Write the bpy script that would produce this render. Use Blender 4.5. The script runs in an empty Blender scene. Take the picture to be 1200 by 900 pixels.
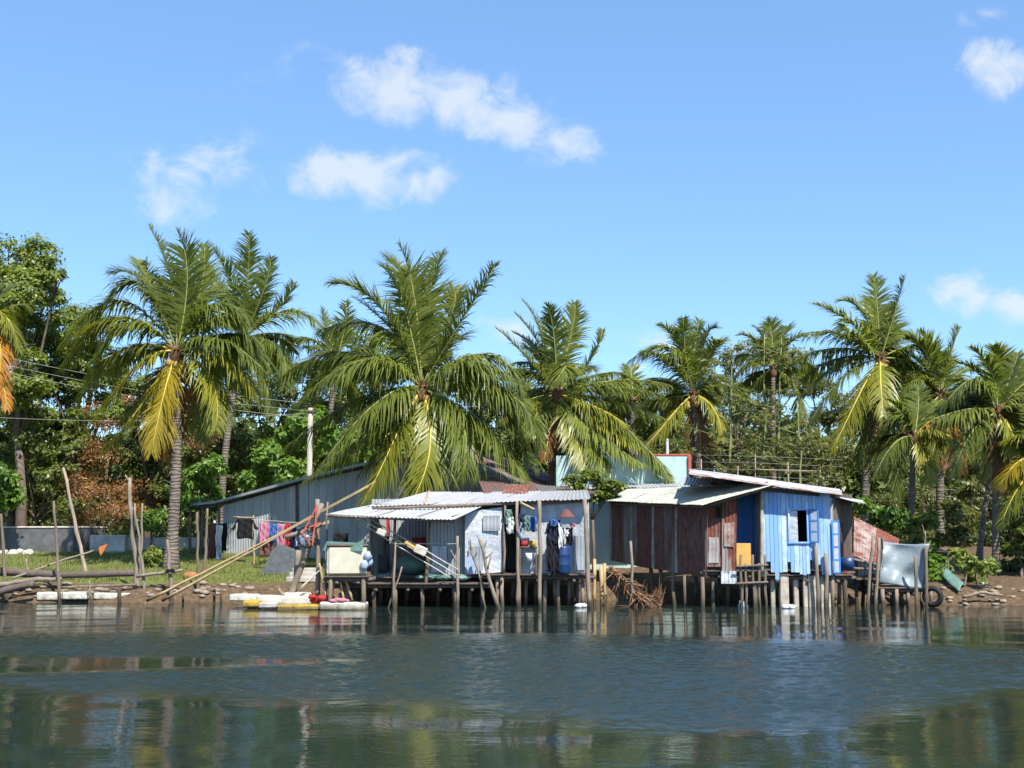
import bpy, math, random
import numpy as np
from mathutils import Vector

SC = bpy.context.scene
COL = SC.collection
R = math.radians
rng = np.random.default_rng(7)
random.seed(7)

# ---------------------------------------------------------------- camera, sky, sun, exposure
F = 1400.0; PITCH = math.atan(0.125); CAMZ = 2.0
cam_d = bpy.data.cameras.new('camera'); cam = bpy.data.objects.new('camera', cam_d); COL.objects.link(cam)
cam_d.sensor_width = 36.0; cam_d.lens = F / 1200 * 36.0; cam_d.clip_end = 9000
cam.location = (0, 0, CAMZ); cam.rotation_euler = (R(90) + PITCH, 0, 0)
SC.camera = cam

SUN_AZ, SUN_EL = R(28), R(52)          # to the right of straight behind the camera
sun_dir = Vector((math.sin(SUN_AZ) * math.cos(SUN_EL), -math.cos(SUN_AZ) * math.cos(SUN_EL), math.sin(SUN_EL)))
sd = bpy.data.lights.new('sun', 'SUN'); sd.energy = 4.9; sd.angle = R(0.5); sd.color = (1.0, 0.95, 0.86)
so = bpy.data.objects.new('sun', sd); COL.objects.link(so)
so.rotation_euler = (-sun_dir).to_track_quat('-Z', 'Y').to_euler()

W = bpy.data.worlds.new('World'); SC.world = W; W.use_nodes = True
wt = W.node_tree; wt.nodes.clear()
def wn(t, **k):
    n = wt.nodes.new(t)
    for a, b in k.items(): setattr(n, a, b)
    return n
sky = wn('ShaderNodeTexSky', sky_type='NISHITA', sun_disc=False, sun_elevation=SUN_EL,
         sun_rotation=math.atan2(sun_dir.x, sun_dir.y), altitude=900, air_density=1.0, dust_density=0.1, ozone_density=3.5)
hsv = wn('ShaderNodeHueSaturation'); hsv.inputs['Saturation'].default_value = 1.08; hsv.inputs['Hue'].default_value = 0.5; hsv.inputs['Value'].default_value = 1.12
wt.links.new(sky.outputs[0], hsv.inputs['Color'])
bg = wn('ShaderNodeBackground'); bg.inputs[1].default_value = 0.15; skm = wn('ShaderNodeMix', data_type='RGBA', blend_type='MULTIPLY'); skm.inputs[0].default_value = 1; wt.links.new(hsv.outputs[0], skm.inputs[6]); skm.inputs[7].default_value = (.70, .765, .85, 1); hzm = wn('ShaderNodeMix', data_type='RGBA'); hzm.inputs[0].default_value = .36; wt.links.new(skm.outputs[2], hzm.inputs[6]); hzm.inputs[7].default_value = (1.30, 2.25, 3.45, 1); wt.links.new(hzm.outputs[2], bg.inputs[0])
# clouds: soft fields set at fixed sky directions and broken up with noise
tc = wn('ShaderNodeTexCoord'); sep = wn('ShaderNodeSeparateXYZ'); wt.links.new(tc.outputs['Generated'], sep.inputs[0])
def wm(op, a, b=None, c=None, clamp=False):
    n = wn('ShaderNodeMath', operation=op, use_clamp=clamp)
    for i, v in enumerate((a, b, c)):
        if v is None: continue
        if isinstance(v, (int, float)): n.inputs[i].default_value = v
        else: wt.links.new(v, n.inputs[i])
    return n.outputs[0]
ysafe = wm('MAXIMUM', sep.outputs[1], 0.05)
cu = wm('DIVIDE', sep.outputs[0], ysafe); cv = wm('DIVIDE', sep.outputs[2], ysafe)
cmb = wn('ShaderNodeCombineXYZ'); wt.links.new(cu, cmb.inputs[0]); wt.links.new(cv, cmb.inputs[1])
def sky_uv(px, py):
    x = (px - 600) / F; y = (450 - py) / F
    Y = math.cos(PITCH) - y * math.sin(PITCH); Z = math.sin(PITCH) + y * math.cos(PITCH)
    return x / Y, Z / Y
warp = wn('ShaderNodeTexNoise'); warp.inputs['Scale'].default_value = 14; warp.inputs['Detail'].default_value = 4
wt.links.new(cmb.outputs[0], warp.inputs['Vector'])
wsub = wn('ShaderNodeVectorMath', operation='SUBTRACT'); wt.links.new(warp.outputs['Color'], wsub.inputs[0]); wsub.inputs[1].default_value = (.5, .5, .5)
wsc = wn('ShaderNodeVectorMath', operation='SCALE'); wt.links.new(wsub.outputs[0], wsc.inputs[0]); wsc.inputs['Scale'].default_value = 0.045
wadd = wn('ShaderNodeVectorMath', operation='ADD'); wt.links.new(cmb.outputs[0], wadd.inputs[0]); wt.links.new(wsc.outputs[0], wadd.inputs[1])
CLOUDS = [(465, 102, 100, 46, -4, 1.1), (540, 115, 80, 46, -10, .95), (590, 140, 112, 42, -20, 1.0), (655, 160, 55, 30, -10, .8), (420, 202, 118, 40, 0, 1.05), (480, 208, 60, 32, 0, .8),
          (222, 192, 92, 34, 8, .68), (205, 235, 60, 32, -25, .6), (285, 112, 50, 30, 30, .25),
          (1168, 75, 45, 36, -10, .95), (1160, 14, 60, 20, 5, .5), (1130, 345, 45, 26, -8, 1.0), (1190, 354, 70, 26, 0, .95), (600, 394, 60, 22, 0, .7), (775, 395, 70, 20, 0, .4), (380, 75, 70, 24, 0, .38)]
acc = None
for px, py, a, b, rot, amp in CLOUDS:
    u, v = sky_uv(px, py)
    sub = wn('ShaderNodeVectorMath', operation='SUBTRACT'); wt.links.new(wadd.outputs[0], sub.inputs[0]); sub.inputs[1].default_value = (u, v, 0)
    mp = wn('ShaderNodeMapping', vector_type='POINT'); wt.links.new(sub.outputs[0], mp.inputs[0])
    mp.inputs['Rotation'].default_value = (0, 0, R(-rot))
    ml = wn('ShaderNodeVectorMath', operation='MULTIPLY'); wt.links.new(mp.outputs[0], ml.inputs[0]); ml.inputs[1].default_value = (F / a, F / b, 0)
    ln = wn('ShaderNodeVectorMath', operation='LENGTH'); wt.links.new(ml.outputs[0], ln.inputs[0])
    m = wm('MULTIPLY', wm('SUBTRACT', 1.25, ln.outputs['Value'], clamp=False), amp)
    m = wm('MAXIMUM', m, 0.0)
    acc = m if acc is None else wm('MAXIMUM', acc, m)
cn = wn('ShaderNodeTexNoise'); cn.inputs['Scale'].default_value = 27; cn.inputs['Detail'].default_value = 10; cn.inputs['Roughness'].default_value = .6; cn.inputs['Distortion'].default_value = .5
wt.links.new(cmb.outputs[0], cn.inputs['Vector'])
dens = wm('ADD', wm('MULTIPLY', acc, 1.0), wm('MULTIPLY', wm('SUBTRACT', cn.outputs['Fac'], .5), 2.7))
mr = wn('ShaderNodeMapRange', interpolation_type='SMOOTHSTEP'); wt.links.new(dens, mr.inputs[0])
mr.inputs[1].default_value = .10; mr.inputs[2].default_value = 1.25; mr.inputs[3].default_value = 0; mr.inputs[4].default_value = .74
gate = wm('MULTIPLY', mr.outputs[0], wm('MULTIPLY', acc, 3.0, clamp=True), clamp=True)
front = wm('MULTIPLY', gate, wm('GREATER_THAN', sep.outputs[1], 0.05))
cbg = wn('ShaderNodeBackground'); cbg.inputs[0].default_value = (.90, .96, 1, 1); cbg.inputs[1].default_value = 0.53
mx = wn('ShaderNodeMixShader'); wt.links.new(front, mx.inputs[0]); wt.links.new(bg.outputs[0], mx.inputs[1]); wt.links.new(cbg.outputs[0], mx.inputs[2])
wo = wn('ShaderNodeOutputWorld'); wt.links.new(mx.outputs[0], wo.inputs[0])

SC.view_settings.view_transform = 'Standard'; SC.view_settings.look = 'None'
SC.view_settings.exposure = 0.87; SC.view_settings.gamma = 1.0; SC.view_settings.use_curve_mapping = False

# ---------------------------------------------------------------- photo helpers
def at(px, py, Y):
    """world point seen at a photo pixel, at distance Y from the camera"""
    x = (px - 600) / F; y = (450 - py) / F
    dy = math.cos(PITCH) - y * math.sin(PITCH); dz = math.sin(PITCH) + y * math.cos(PITCH)
    t = Y / dy
    return Vector((x * t, Y, CAMZ + dz * t))
def V(*a): return Vector(a)

def shore(x):
    x = max(-120.0, min(120.0, x)); return 35.9 + 0.5 * math.sin(x * .21 + 1) + .25 * math.sin(x * .73) - (1.6 / (1 + math.exp(-(x - 10.5) * 1.2))) + .2 * math.sin(x * 1.9)
def ground_z(x, y):
    d = y - shore(x)
    if d < 0: z = max(-2.0, d * .38)
    elif d < 1.3: z = .52 * (1 - (1 - d / 1.3) ** 2)
    else: z = .52 + min(d - 1.3, 13) * .068
    return z
def ground(px, Y):
    x = (px - 600) / F * Y * 1.0
    return V(x, Y, ground_z(x, Y))

# ---------------------------------------------------------------- materials
def new_mat(name):
    m = bpy.data.materials.new(name); m.use_nodes = True
    nt = m.node_tree; b = nt.nodes['Principled BSDF']
    return m, nt, b
def N(nt, t, **k):
    n = nt.nodes.new(t)
    for a, b in k.items(): setattr(n, a, b)
    return n
def noise(nt, scale, detail=4, rough=.55, stretch=(1, 1, 1), seed=0):
    tc = N(nt, 'ShaderNodeTexCoord'); mp = N(nt, 'ShaderNodeMapping'); nt.links.new(tc.outputs['Object'], mp.inputs[0])
    mp.inputs['Scale'].default_value = stretch; mp.inputs['Location'].default_value = (seed * 3.7, seed * 1.3, seed * 2.1)
    n = N(nt, 'ShaderNodeTexNoise'); n.inputs['Scale'].default_value = scale; n.inputs['Detail'].default_value = detail; n.inputs['Roughness'].default_value = rough
    nt.links.new(mp.outputs[0], n.inputs['Vector']); return n.outputs['Fac']
def ramp(nt, fac, stops):
    r = N(nt, 'ShaderNodeValToRGB'); nt.links.new(fac, r.inputs[0]); e = r.color_ramp.elements
    while len(e) < len(stops): e.new(.5)
    for el, (p, c) in zip(e, stops):
        el.position = p; el.color = (*c, 1) if not isinstance(c, float) else (c, c, c, 1)
    return r.outputs[0]
def mix(nt, fac, a, b, mode='MIX'):
    m = N(nt, 'ShaderNodeMix', data_type='RGBA', blend_type=mode)
    for i, v in ((0, fac), (6, a), (7, b)):
        if isinstance(v, (int, float)): m.inputs[i].default_value = v
        elif isinstance(v, tuple): m.inputs[i].default_value = (*v, 1)
        else: nt.links.new(v, m.inputs[i])
    return m.outputs[2]
def mth(nt, op, a, b=0.0, clamp=False):
    n = N(nt, 'ShaderNodeMath', operation=op, use_clamp=clamp)
    for i, v in enumerate((a, b)):
        if isinstance(v, (int, float)): n.inputs[i].default_value = v
        else: nt.links.new(v, n.inputs[i])
    return n.outputs[0]
def attr(nt, name):
    a = N(nt, 'ShaderNodeAttribute'); a.attribute_name = name; return a.outputs['Fac']
def bump(nt, b, h, dist, strength=1.0):
    bn = N(nt, 'ShaderNodeBump'); bn.inputs['Distance'].default_value = dist; bn.inputs['Strength'].default_value = strength
    nt.links.new(h, bn.inputs['Height']); nt.links.new(bn.outputs[0], b.inputs['Normal'])
def scl(c, k): return tuple(min(1, v * k) for v in c)

def plain(name, c, rough=.6, var=.25, scale=6, spec=.4, bmp=.0):
    m, nt, b = new_mat(name)
    f = noise(nt, scale, 5, .6)
    nt.links.new(ramp(nt, f, [(.3, scl(c, 1 - var)), (.7, scl(c, 1 + var * .6))]), b.inputs['Base Color'])
    b.inputs['Roughness'].default_value = rough; b.inputs['Specular IOR Level'].default_value = spec
    if bmp: bump(nt, b, noise(nt, scale * 2.5, 4), bmp)
    return m
def metal_sheet(name, c, c2, rust=(.17, .06, .035), rust_lo=.62, rust_hi=.72, metal=.15, rough=.45, vert=.25, dent=0.0, tvar=.35):
    """weathered sheet: two zinc or paint tones per sheet, streaks along the fall, rust where the noise is high"""
    m, nt, b = new_mat(name)
    t = attr(nt, 'tint')
    base = mix(nt, t, c, c2)
    st = noise(nt, 5, 5, .65, (1, 1, vert), 1)
    base = mix(nt, mth(nt, 'MULTIPLY', ramp(nt, st, [(.35, 0.0), (.7, 1.0)]), .55), base, scl(c2, .6))
    rn = mth(nt, 'ADD', noise(nt, 2.6, 8, .68, (1, 1, vert), 4), mth(nt, 'MULTIPLY', mth(nt, 'SUBTRACT', t, .5), tvar))
    rf = ramp(nt, rn, [(rust_lo, 0.0), (rust_hi, 1.0)])
    rc = ramp(nt, noise(nt, 9, 5, .6, (1, 1, .5), 7), [(.3, scl(rust, .55)), (.7, scl(rust, 1.45))])
    nt.links.new(mix(nt, rf, base, rc), b.inputs['Base Color'])
    nt.links.new(mix(nt, rf, (rough,) * 3, (.9,) * 3), b.inputs['Roughness'])
    nt.links.new(mth(nt, 'MULTIPLY', mth(nt, 'SUBTRACT', 1.0, rf), metal), b.inputs['Metallic'])
    b.inputs['Specular IOR Level'].default_value = .35
    if dent: bump(nt, b, noise(nt, 1.7, 3, .5), dent)
    return m
def wood(name, c, rough=.85, var=.45, stretch=(1, 1, .15), scale=14):
    m, nt, b = new_mat(name)
    f = noise(nt, scale, 6, .65, stretch); g = noise(nt, 2.2, 3)
    col = ramp(nt, f, [(.3, scl(c, 1 - var)), (.72, scl(c, 1 + var * .55))])
    col = mix(nt, ramp(nt, g, [(.4, 0.0), (.75, .6)]), col, scl(c, .5))
    col = mix(nt, mth(nt, 'MULTIPLY', attr(nt, 'tint'), .45), col, scl(c, .55))
    ge = N(nt, 'ShaderNodeNewGeometry'); sz = N(nt, 'ShaderNodeSeparateXYZ'); nt.links.new(ge.outputs['Position'], sz.inputs[0])
    zz = mth(nt, 'ADD', sz.outputs[2], mth(nt, 'MULTIPLY', mth(nt, 'SUBTRACT', noise(nt, 4, 4), .5), .35))
    col = mix(nt, ramp(nt, zz, [(.10, .85), (.34, 0.0)]), col, (.035, .032, .022))      # soaked, weedy foot of every post
    nt.links.new(col, b.inputs['Base Color']); b.inputs['Roughness'].default_value = rough; b.inputs['Specular IOR Level'].default_value = .25
    bump(nt, b, f, .006)
    return m
def foliage(name, cols, trans=.35, rough=.42, objvar=.5):
    """leaf: colour differs from leaf to leaf and a little from crown to crown, light passes through"""
    m, nt, b = new_mat(name)
    oi = N(nt, 'ShaderNodeObjectInfo')
    k = mth(nt, 'ADD', mth(nt, 'MULTIPLY', attr(nt, 'tint'), 1 - objvar * .5), mth(nt, 'MULTIPLY', oi.outputs['Random'], objvar * .5))
    st = [(i / (len(cols) - 1), c) for i, c in enumerate(cols)]
    col = ramp(nt, k, st)
    nt.links.new(col, b.inputs['Base Color']); b.inputs['Roughness'].default_value = rough; b.inputs['Specular IOR Level'].default_value = .45
    tr = N(nt, 'ShaderNodeBsdfTranslucent'); nt.links.new(mix(nt, 1.0, col, (1.35, 1.35, .55), 'MULTIPLY'), tr.inputs[0])
    ms = N(nt, 'ShaderNodeMixShader'); ms.inputs[0].default_value = trans
    nt.links.new(b.outputs[0], ms.inputs[1]); nt.links.new(tr.outputs[0], ms.inputs[2])
    nt.links.new(ms.outputs[0], nt.nodes['Material Output'].inputs[0])
    return m

MT = {}
MT['zinc'] = metal_sheet('weathered zinc', (.40, .42, .44), (.27, .29, .31), rust_lo=.74, rust_hi=.86, vert=.2)
MT['zinc_flat'] = metal_sheet('dented flat zinc', (.52, .55, .58), (.42, .45, .49), rust_lo=.68, rust_hi=.84, dent=.14, vert=.3)
MT['shed'] = metal_sheet('old shed zinc', (.45, .46, .455), (.31, .32, .32), rust_lo=.7, rust_hi=.84, vert=.15)
MT['roof_white'] = metal_sheet('bright zinc roof', (.46, .46, .48), (.36, .36, .38), rust_lo=.74, rust_hi=.85, vert=1)
MT['roof_dark'] = metal_sheet('dark weathered roof', (.20, .17, .16), (.12, .10, .09), rust=(.16, .07, .05), rust_lo=.5, rust_hi=.68, vert=1, metal=.05)
MT['roof_cream'] = metal_sheet('lichen cream roof', (.46, .455, .37), (.40, .40, .33), rust=(.24, .2, .16), rust_lo=.66, rust_hi=.82, vert=1, metal=.05)
MT['roof_grey'] = metal_sheet('grey roof with rust patches', (.50, .50, .52), (.42, .42, .44), rust=(.22, .1, .07), rust_lo=.56, rust_hi=.66, vert=1)
MT['rust'] = metal_sheet('peeling rusty sheet', (.36, .33, .31), (.24, .215, .20), rust=(.15, .05, .034), rust_lo=.41, rust_hi=.52, vert=.22, metal=.05, rough=.75, tvar=.12)
MT['rust_roof'] = metal_sheet('red rusty roof', (.42, .35, .32), (.30, .24, .22), rust=(.17, .06, .042), rust_lo=.30, rust_hi=.50, vert=.6, metal=.03, rough=.7)
MT['blue'] = metal_sheet('worn pale blue paint', (.20, .39, .75), (.31, .50, .78), rust=(.55, .62, .72), rust_lo=.50, rust_hi=.72, vert=.14, metal=0, rough=.55, tvar=.15)
MT['blue_deep'] = metal_sheet('deep blue paint', (.045, .18, .52), (.06, .24, .60), rust=(.12, .28, .5), rust_lo=.7, rust_hi=.82, vert=.15, metal=0, rough=.5)
MT['aqua'] = metal_sheet('aqua painted wall', (.38, .53, .50), (.42, .57, .54), rust=(.28, .40, .37), rust_lo=.62, rust_hi=.85, vert=.3, metal=0, rough=.75, tvar=.05)
MT['tarp'] = metal_sheet('grey tarpaulin', (.20, .25, .275), (.26, .31, .33), rust=(.36, .36, .31), rust_lo=.68, rust_hi=.85, vert=.6, metal=0, rough=.38, dent=.06)
MT['post'] = wood('weathered post wood', (.21, .165, .12))
MT['drift'] = wood('pale driftwood', (.29, .235, .18))
MT['dark_wood'] = wood('dark wet wood', (.10, .08, .065))
MT['brown_wood'] = wood('grey brown boards', (.15, .115, .095))
MT['bamboo'] = wood('dry bamboo', (.50, .36, .18), rough=.5, var=.25)
MT['conc'] = plain('stained concrete', (.40, .37, .33), .9, .4, 2.5, .2, .01)
MT['conc_dark'] = plain('dark concrete blocks', (.13, .13, .135), .9, .35, 3, .2, .01)
MT['pale_post'] = plain('pale stilt', (.42, .38, .31), .85, .4, 5, .2)
MT['foam'] = plain('dirty white foam', (.50, .47, .40), .9, .4, 2.5, .15)
def stained(name, c):
    m, nt, b = new_mat(name); g = N(nt, 'ShaderNodeNewGeometry'); z = N(nt, 'ShaderNodeSeparateXYZ'); nt.links.new(g.outputs['Position'], z.inputs[0])
    col = ramp(nt, noise(nt, 3.2, 7, .68), [(.3, scl(c, .5)), (.48, scl(c, .9)), (.7, scl(c, 1.1))])
    k = mth(nt, 'ADD', z.outputs[2], mth(nt, 'MULTIPLY', mth(nt, 'SUBTRACT', noise(nt, 6, 4, .6, (1, 1, .4)), .5), .22))
    nt.links.new(mix(nt, ramp(nt, k, [(.02, .9), (.16, 0.0)]), col, (.09, .08, .045)), b.inputs['Base Color']); b.inputs['Roughness'].default_value = .9; b.inputs['Specular IOR Level'].default_value = .15
    bump(nt, b, noise(nt, 9, 4), .03); return m
MT['foam'] = stained('scuffed foam', (.52, .49, .42)); MT['yellow'] = stained('scuffed yellow drum', (.46, .30, .05))
MT['white'] = plain('white cloth', (.6, .6, .59), .8, .08, 4, .2)
MT['cream'] = plain('cream plastic', (.50, .47, .36), .5, .15, 4)
MT['brick'] = plain('brick orange earth', (.36, .16, .07), .9, .3, 6, .2)
MT['plaster'] = plain('stained whitewash', (.55, .51, .45), .9, .35, 2.5, .2, .01)
MT['rust_grey'] = metal_sheet('grey brown rusted sheet', (.31, .27, .245), (.21, .175, .16), rust=(.15, .068, .05), rust_lo=.35, rust_hi=.55, vert=.18, metal=.05, rough=.8, tvar=.34)
MT['stone'] = plain('muddy stones', (.26, .21, .16), .9, .4, 5, .2)
MT['lavender'] = plain('pale lavender paint', (.36, .38, .46), .7, .2, 5, .3)
MT['palerubble'] = plain('pale rubble', (.46, .44, .40), .9, .4, 6, .2)
MT['ochre'] = plain('ochre board', (.55, .32, .08), .65, .15, 5)
MT['red'] = plain('red cloth', (.34, .03, .03), .8, .3, 6, .2)
MT['orange'] = plain('orange cloth', (.62, .18, .04), .8, .2, 6, .2)
MT['pink'] = plain('pink cloth', (.42, .17, .22), .8, .25, 9, .2)
MT['navy'] = plain('navy cloth', (.016, .024, .06), .8, .3, 6, .2)
MT['bluecloth'] = plain('blue cloth', (.05, .11, .30), .8, .3, 6, .2)
MT['bluebag'] = plain('pale blue plastic', (.30, .37, .48), .4, .25, 8)
MT['black'] = plain('black cloth', (.012, .012, .014), .85, .3, 6, .2)
MT['greytarp'] = plain('dark grey tarp', (.11, .12, .13), .6, .3, 4, .3, .02)
MT['greentarp'] = plain('faded green sheet', (.11, .20, .16), .5, .25, 4, .4, .02)
MT['barrel'] = plain('blue plastic barrel', (.012, .04, .12), .4, .15, 4)
MT['redpaint'] = plain('red paint', (.42, .09, .06), .7, .25, 6, .3)
MT['rubber'] = plain('black rubber', (.02, .02, .02), .7, .3, 8, .3)
MT['rope'] = plain('pale rope', (.5, .46, .38), .9, .2, 20, .1)
MT['steel'] = plain('grey steel', (.35, .35, .36), .45, .2, 8, .5)
MT['dryleaf'] = plain('dry brown leaves', (.21, .12, .065), .8, .4, 5, .2)
MT['coir'] = plain('brown leaf sheath', (.15, .085, .045), .9, .4, 10, .1)
MT['nut'] = plain('coconut husk', (.34, .22, .06), .55, .35, 5, .3)
MT['opening_shade'] = plain('painted opening shade', (.015, .014, .013), .8, .2, 5, .1)  # near-black colour painted in for the shade inside openings
MT['wire'] = plain('grey cable', (.28, .28, .28), .6, .1, 5, .3)
MT['hat'] = plain('faded red straw', (.14, .06, .05), .8, .2, 8, .2)
MT['leaf_dark'] = foliage('dark leaves', [(.075, .10, .025), (.125, .16, .036), (.20, .225, .06)], .40)
MT['leaf_mid'] = foliage('mid green leaves', [(.095, .13, .022), (.17, .22, .04), (.28, .32, .07)], .42)
MT['leaf_bright'] = foliage('bright leaves', [(.08, .15, .022), (.13, .23, .034), (.20, .31, .055)], .4)
MT['leaf_olive'] = foliage('olive leaves', [(.10, .115, .038), (.17, .185, .06), (.26, .265, .10)], .42)
MT['leaf_dry'] = foliage('dry leaves', [(.10, .05, .02), (.22, .11, .04), (.36, .18, .06)], .25)
MT['frond'] = foliage('palm frond', [(.085, .115, .024), (.175, .21, .042), (.29, .315, .09)], .45, .33)
MT['frond_y'] = foliage('yellowing and sunlit frond', [(.13, .16, .02), (.22, .23, .03), (.34, .31, .04)], .36, .4)  # also paints sunlight into a few fronds
MT['frond_gold'] = foliage('golden frond', [(.22, .18, .02), (.35, .27, .025), (.48, .36, .04)], .36, .4)
MT['frond_o'] = foliage('orange dying frond', [(.30, .12, .02), (.42, .19, .03), (.5, .26, .04)], .3, .5)
MT['rachis'] = plain('frond rib', (.26, .27, .08), .5, .2, 3, .4)
MT['rachis_y'] = plain('yellow frond rib', (.50, .38, .06), .5, .2, 3, .4)
MT['grass'] = foliage('lawn grass', [(.13, .145, .035), (.19, .215, .055), (.28, .28, .10)], .35, .6)

def bark():
    m, nt, b = new_mat('palm bark')
    z = N(nt, 'ShaderNodeTexCoord'); mp = N(nt, 'ShaderNodeMapping'); nt.links.new(z.outputs['Object'], mp.inputs[0]); mp.inputs['Scale'].default_value = (.4, .4, 1)
    w = N(nt, 'ShaderNodeTexWave', wave_type='BANDS', bands_direction='Z'); nt.links.new(mp.outputs[0], w.inputs['Vector'])
    w.inputs['Scale'].default_value = 2.6; w.inputs['Distortion'].default_value = 7; w.inputs['Detail'].default_value = 3; w.inputs['Detail Scale'].default_value = 2
    n1 = noise(nt, 5, 5, .6)
    c = ramp(nt, n1, [(.3, (.10, .082, .068)), (.7, (.215, .18, .15))])
    c = mix(nt, ramp(nt, w.outputs['Fac'], [(.0, .30), (.3, 0.0)]), c, (.09, .075, .062))
    nt.links.new(c, b.inputs['Base Color']); b.inputs['Roughness'].default_value = .9; b.inputs['Specular IOR Level'].default_value = .15
    bump(nt, b, w.outputs['Fac'], .02); return m
MT['bark'] = bark()
MT['treebark'] = wood('tree bark', (.17, .13, .10), stretch=(1, 1, .3), scale=8)
MT['palebark'] = wood('pale bark', (.40, .31, .24), stretch=(1, 1, .3), scale=8)
MT['greenstem'] = plain('green stem', (.20, .23, .09), .7, .25, 4, .2)

def water_mat():
    m, nt, b = new_mat('lagoon water')
    wd = attr(nt, 'wind')
    small = mth(nt, 'MULTIPLY', noise(nt, 5.5, 4, .6, (.45, 1.0, 1), 8), .0045)
    chop = mth(nt, 'MULTIPLY', mth(nt, 'MULTIPLY', noise(nt, 15, 3, .55, (.8, 1, 1), 9), .022), wd)
    bump(nt, b, mth(nt, 'ADD', small, chop), 1.0)
    b.inputs['Base Color'].default_value = (.013, .023, .019, 1)
    nt.links.new(mth(nt, 'ADD', .03, mth(nt, 'MULTIPLY', wd, .10)), b.inputs['Roughness'])
    b.inputs['IOR'].default_value = 1.33
    return m
MT['water'] = water_mat()

def ground_mat():
    m, nt, b = new_mat('shore ground')
    g = attr(nt, 'cover')
    n1 = noise(nt, 1.1, 8, .65); n2 = noise(nt, 7, 6, .65, seed=2)
    mud = ramp(nt, n2, [(.3, (.06, .04, .024)), (.55, (.12, .08, .048)), (.75, (.21, .15, .095))])
    grs = ramp(nt, n2, [(.3, (.075, .085, .024)), (.6, (.14, .16, .042)), (.8, (.22, .20, .09))])
    f = ramp(nt, mth(nt, 'ADD', g, mth(nt, 'MULTIPLY', mth(nt, 'SUBTRACT', n1, .5), .9)), [(.35, 0.0), (.6, 1.0)])
    nt.links.new(mix(nt, f, mud, grs), b.inputs['Base Color']); b.inputs['Roughness'].default_value = .95; b.inputs['Specular IOR Level'].default_value = .15
    bump(nt, b, n2, .05); return m
MT['ground'] = ground_mat()

# ---------------------------------------------------------------- objects and meshes
WL = {}                                            # world location of every object made here
def tag(o, label=None, cat=None, group=None, kind=None):
    if label: o['label'] = label
    if cat: o['category'] = cat
    if group: o['group'] = group
    if kind: o['kind'] = kind
    return o
def thing(name, loc, label, cat, group=None):
    o = bpy.data.objects.new(name, None); o.empty_display_size = .2; COL.objects.link(o)
    o.location = loc; WL[o.name] = Vector(loc); return tag(o, label, cat, group)
def link_mesh(name, me, parent, loc):
    o = bpy.data.objects.new(name, me); COL.objects.link(o)
    if parent is not None: o.parent = parent; WL[o.name] = WL[parent.name].copy()
    else: o.location = loc; WL[o.name] = Vector(loc)
    return o
def np_mesh(name, verts, faces, mat, parent=None, loc=None, tint=None, smooth=False, attrs=None):
    """verts (n,3) world space, faces (m,k) with the same corner count"""
    verts = np.asarray(verts, float); faces = np.asarray(faces, np.int32)
    if parent is not None: o0 = np.array(WL[parent.name])
    else:
        if loc is None: loc = (verts[:, 0].mean(), verts[:, 1].mean(), verts[:, 2].min())
        o0 = np.array(loc)
    k = faces.shape[1]
    me = bpy.data.meshes.new(name)
    me.vertices.add(len(verts)); me.vertices.foreach_set('co', (verts - o0).astype(np.float32).ravel())
    me.loops.add(faces.size); me.loops.foreach_set('vertex_index', faces.ravel())
    me.polygons.add(len(faces)); me.polygons.foreach_set('loop_start', np.arange(0, faces.size, k, dtype=np.int32))
    me.polygons.foreach_set('loop_total', np.full(len(faces), k, np.int32))
    if smooth: me.polygons.foreach_set('use_smooth', np.ones(len(faces), bool))
    me.update(calc_edges=True); me.validate()
    d = dict(attrs or {})
    if tint is not None: d['tint'] = tint
    for a, v in d.items():
        at_ = me.attributes.new(a, 'FLOAT', 'POINT'); at_.data.foreach_set('value', np.asarray(v, np.float32))
    me.materials.append(mat if not isinstance(mat, str) else MT[mat])
    return link_mesh(name, me, parent, tuple(o0))

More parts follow.
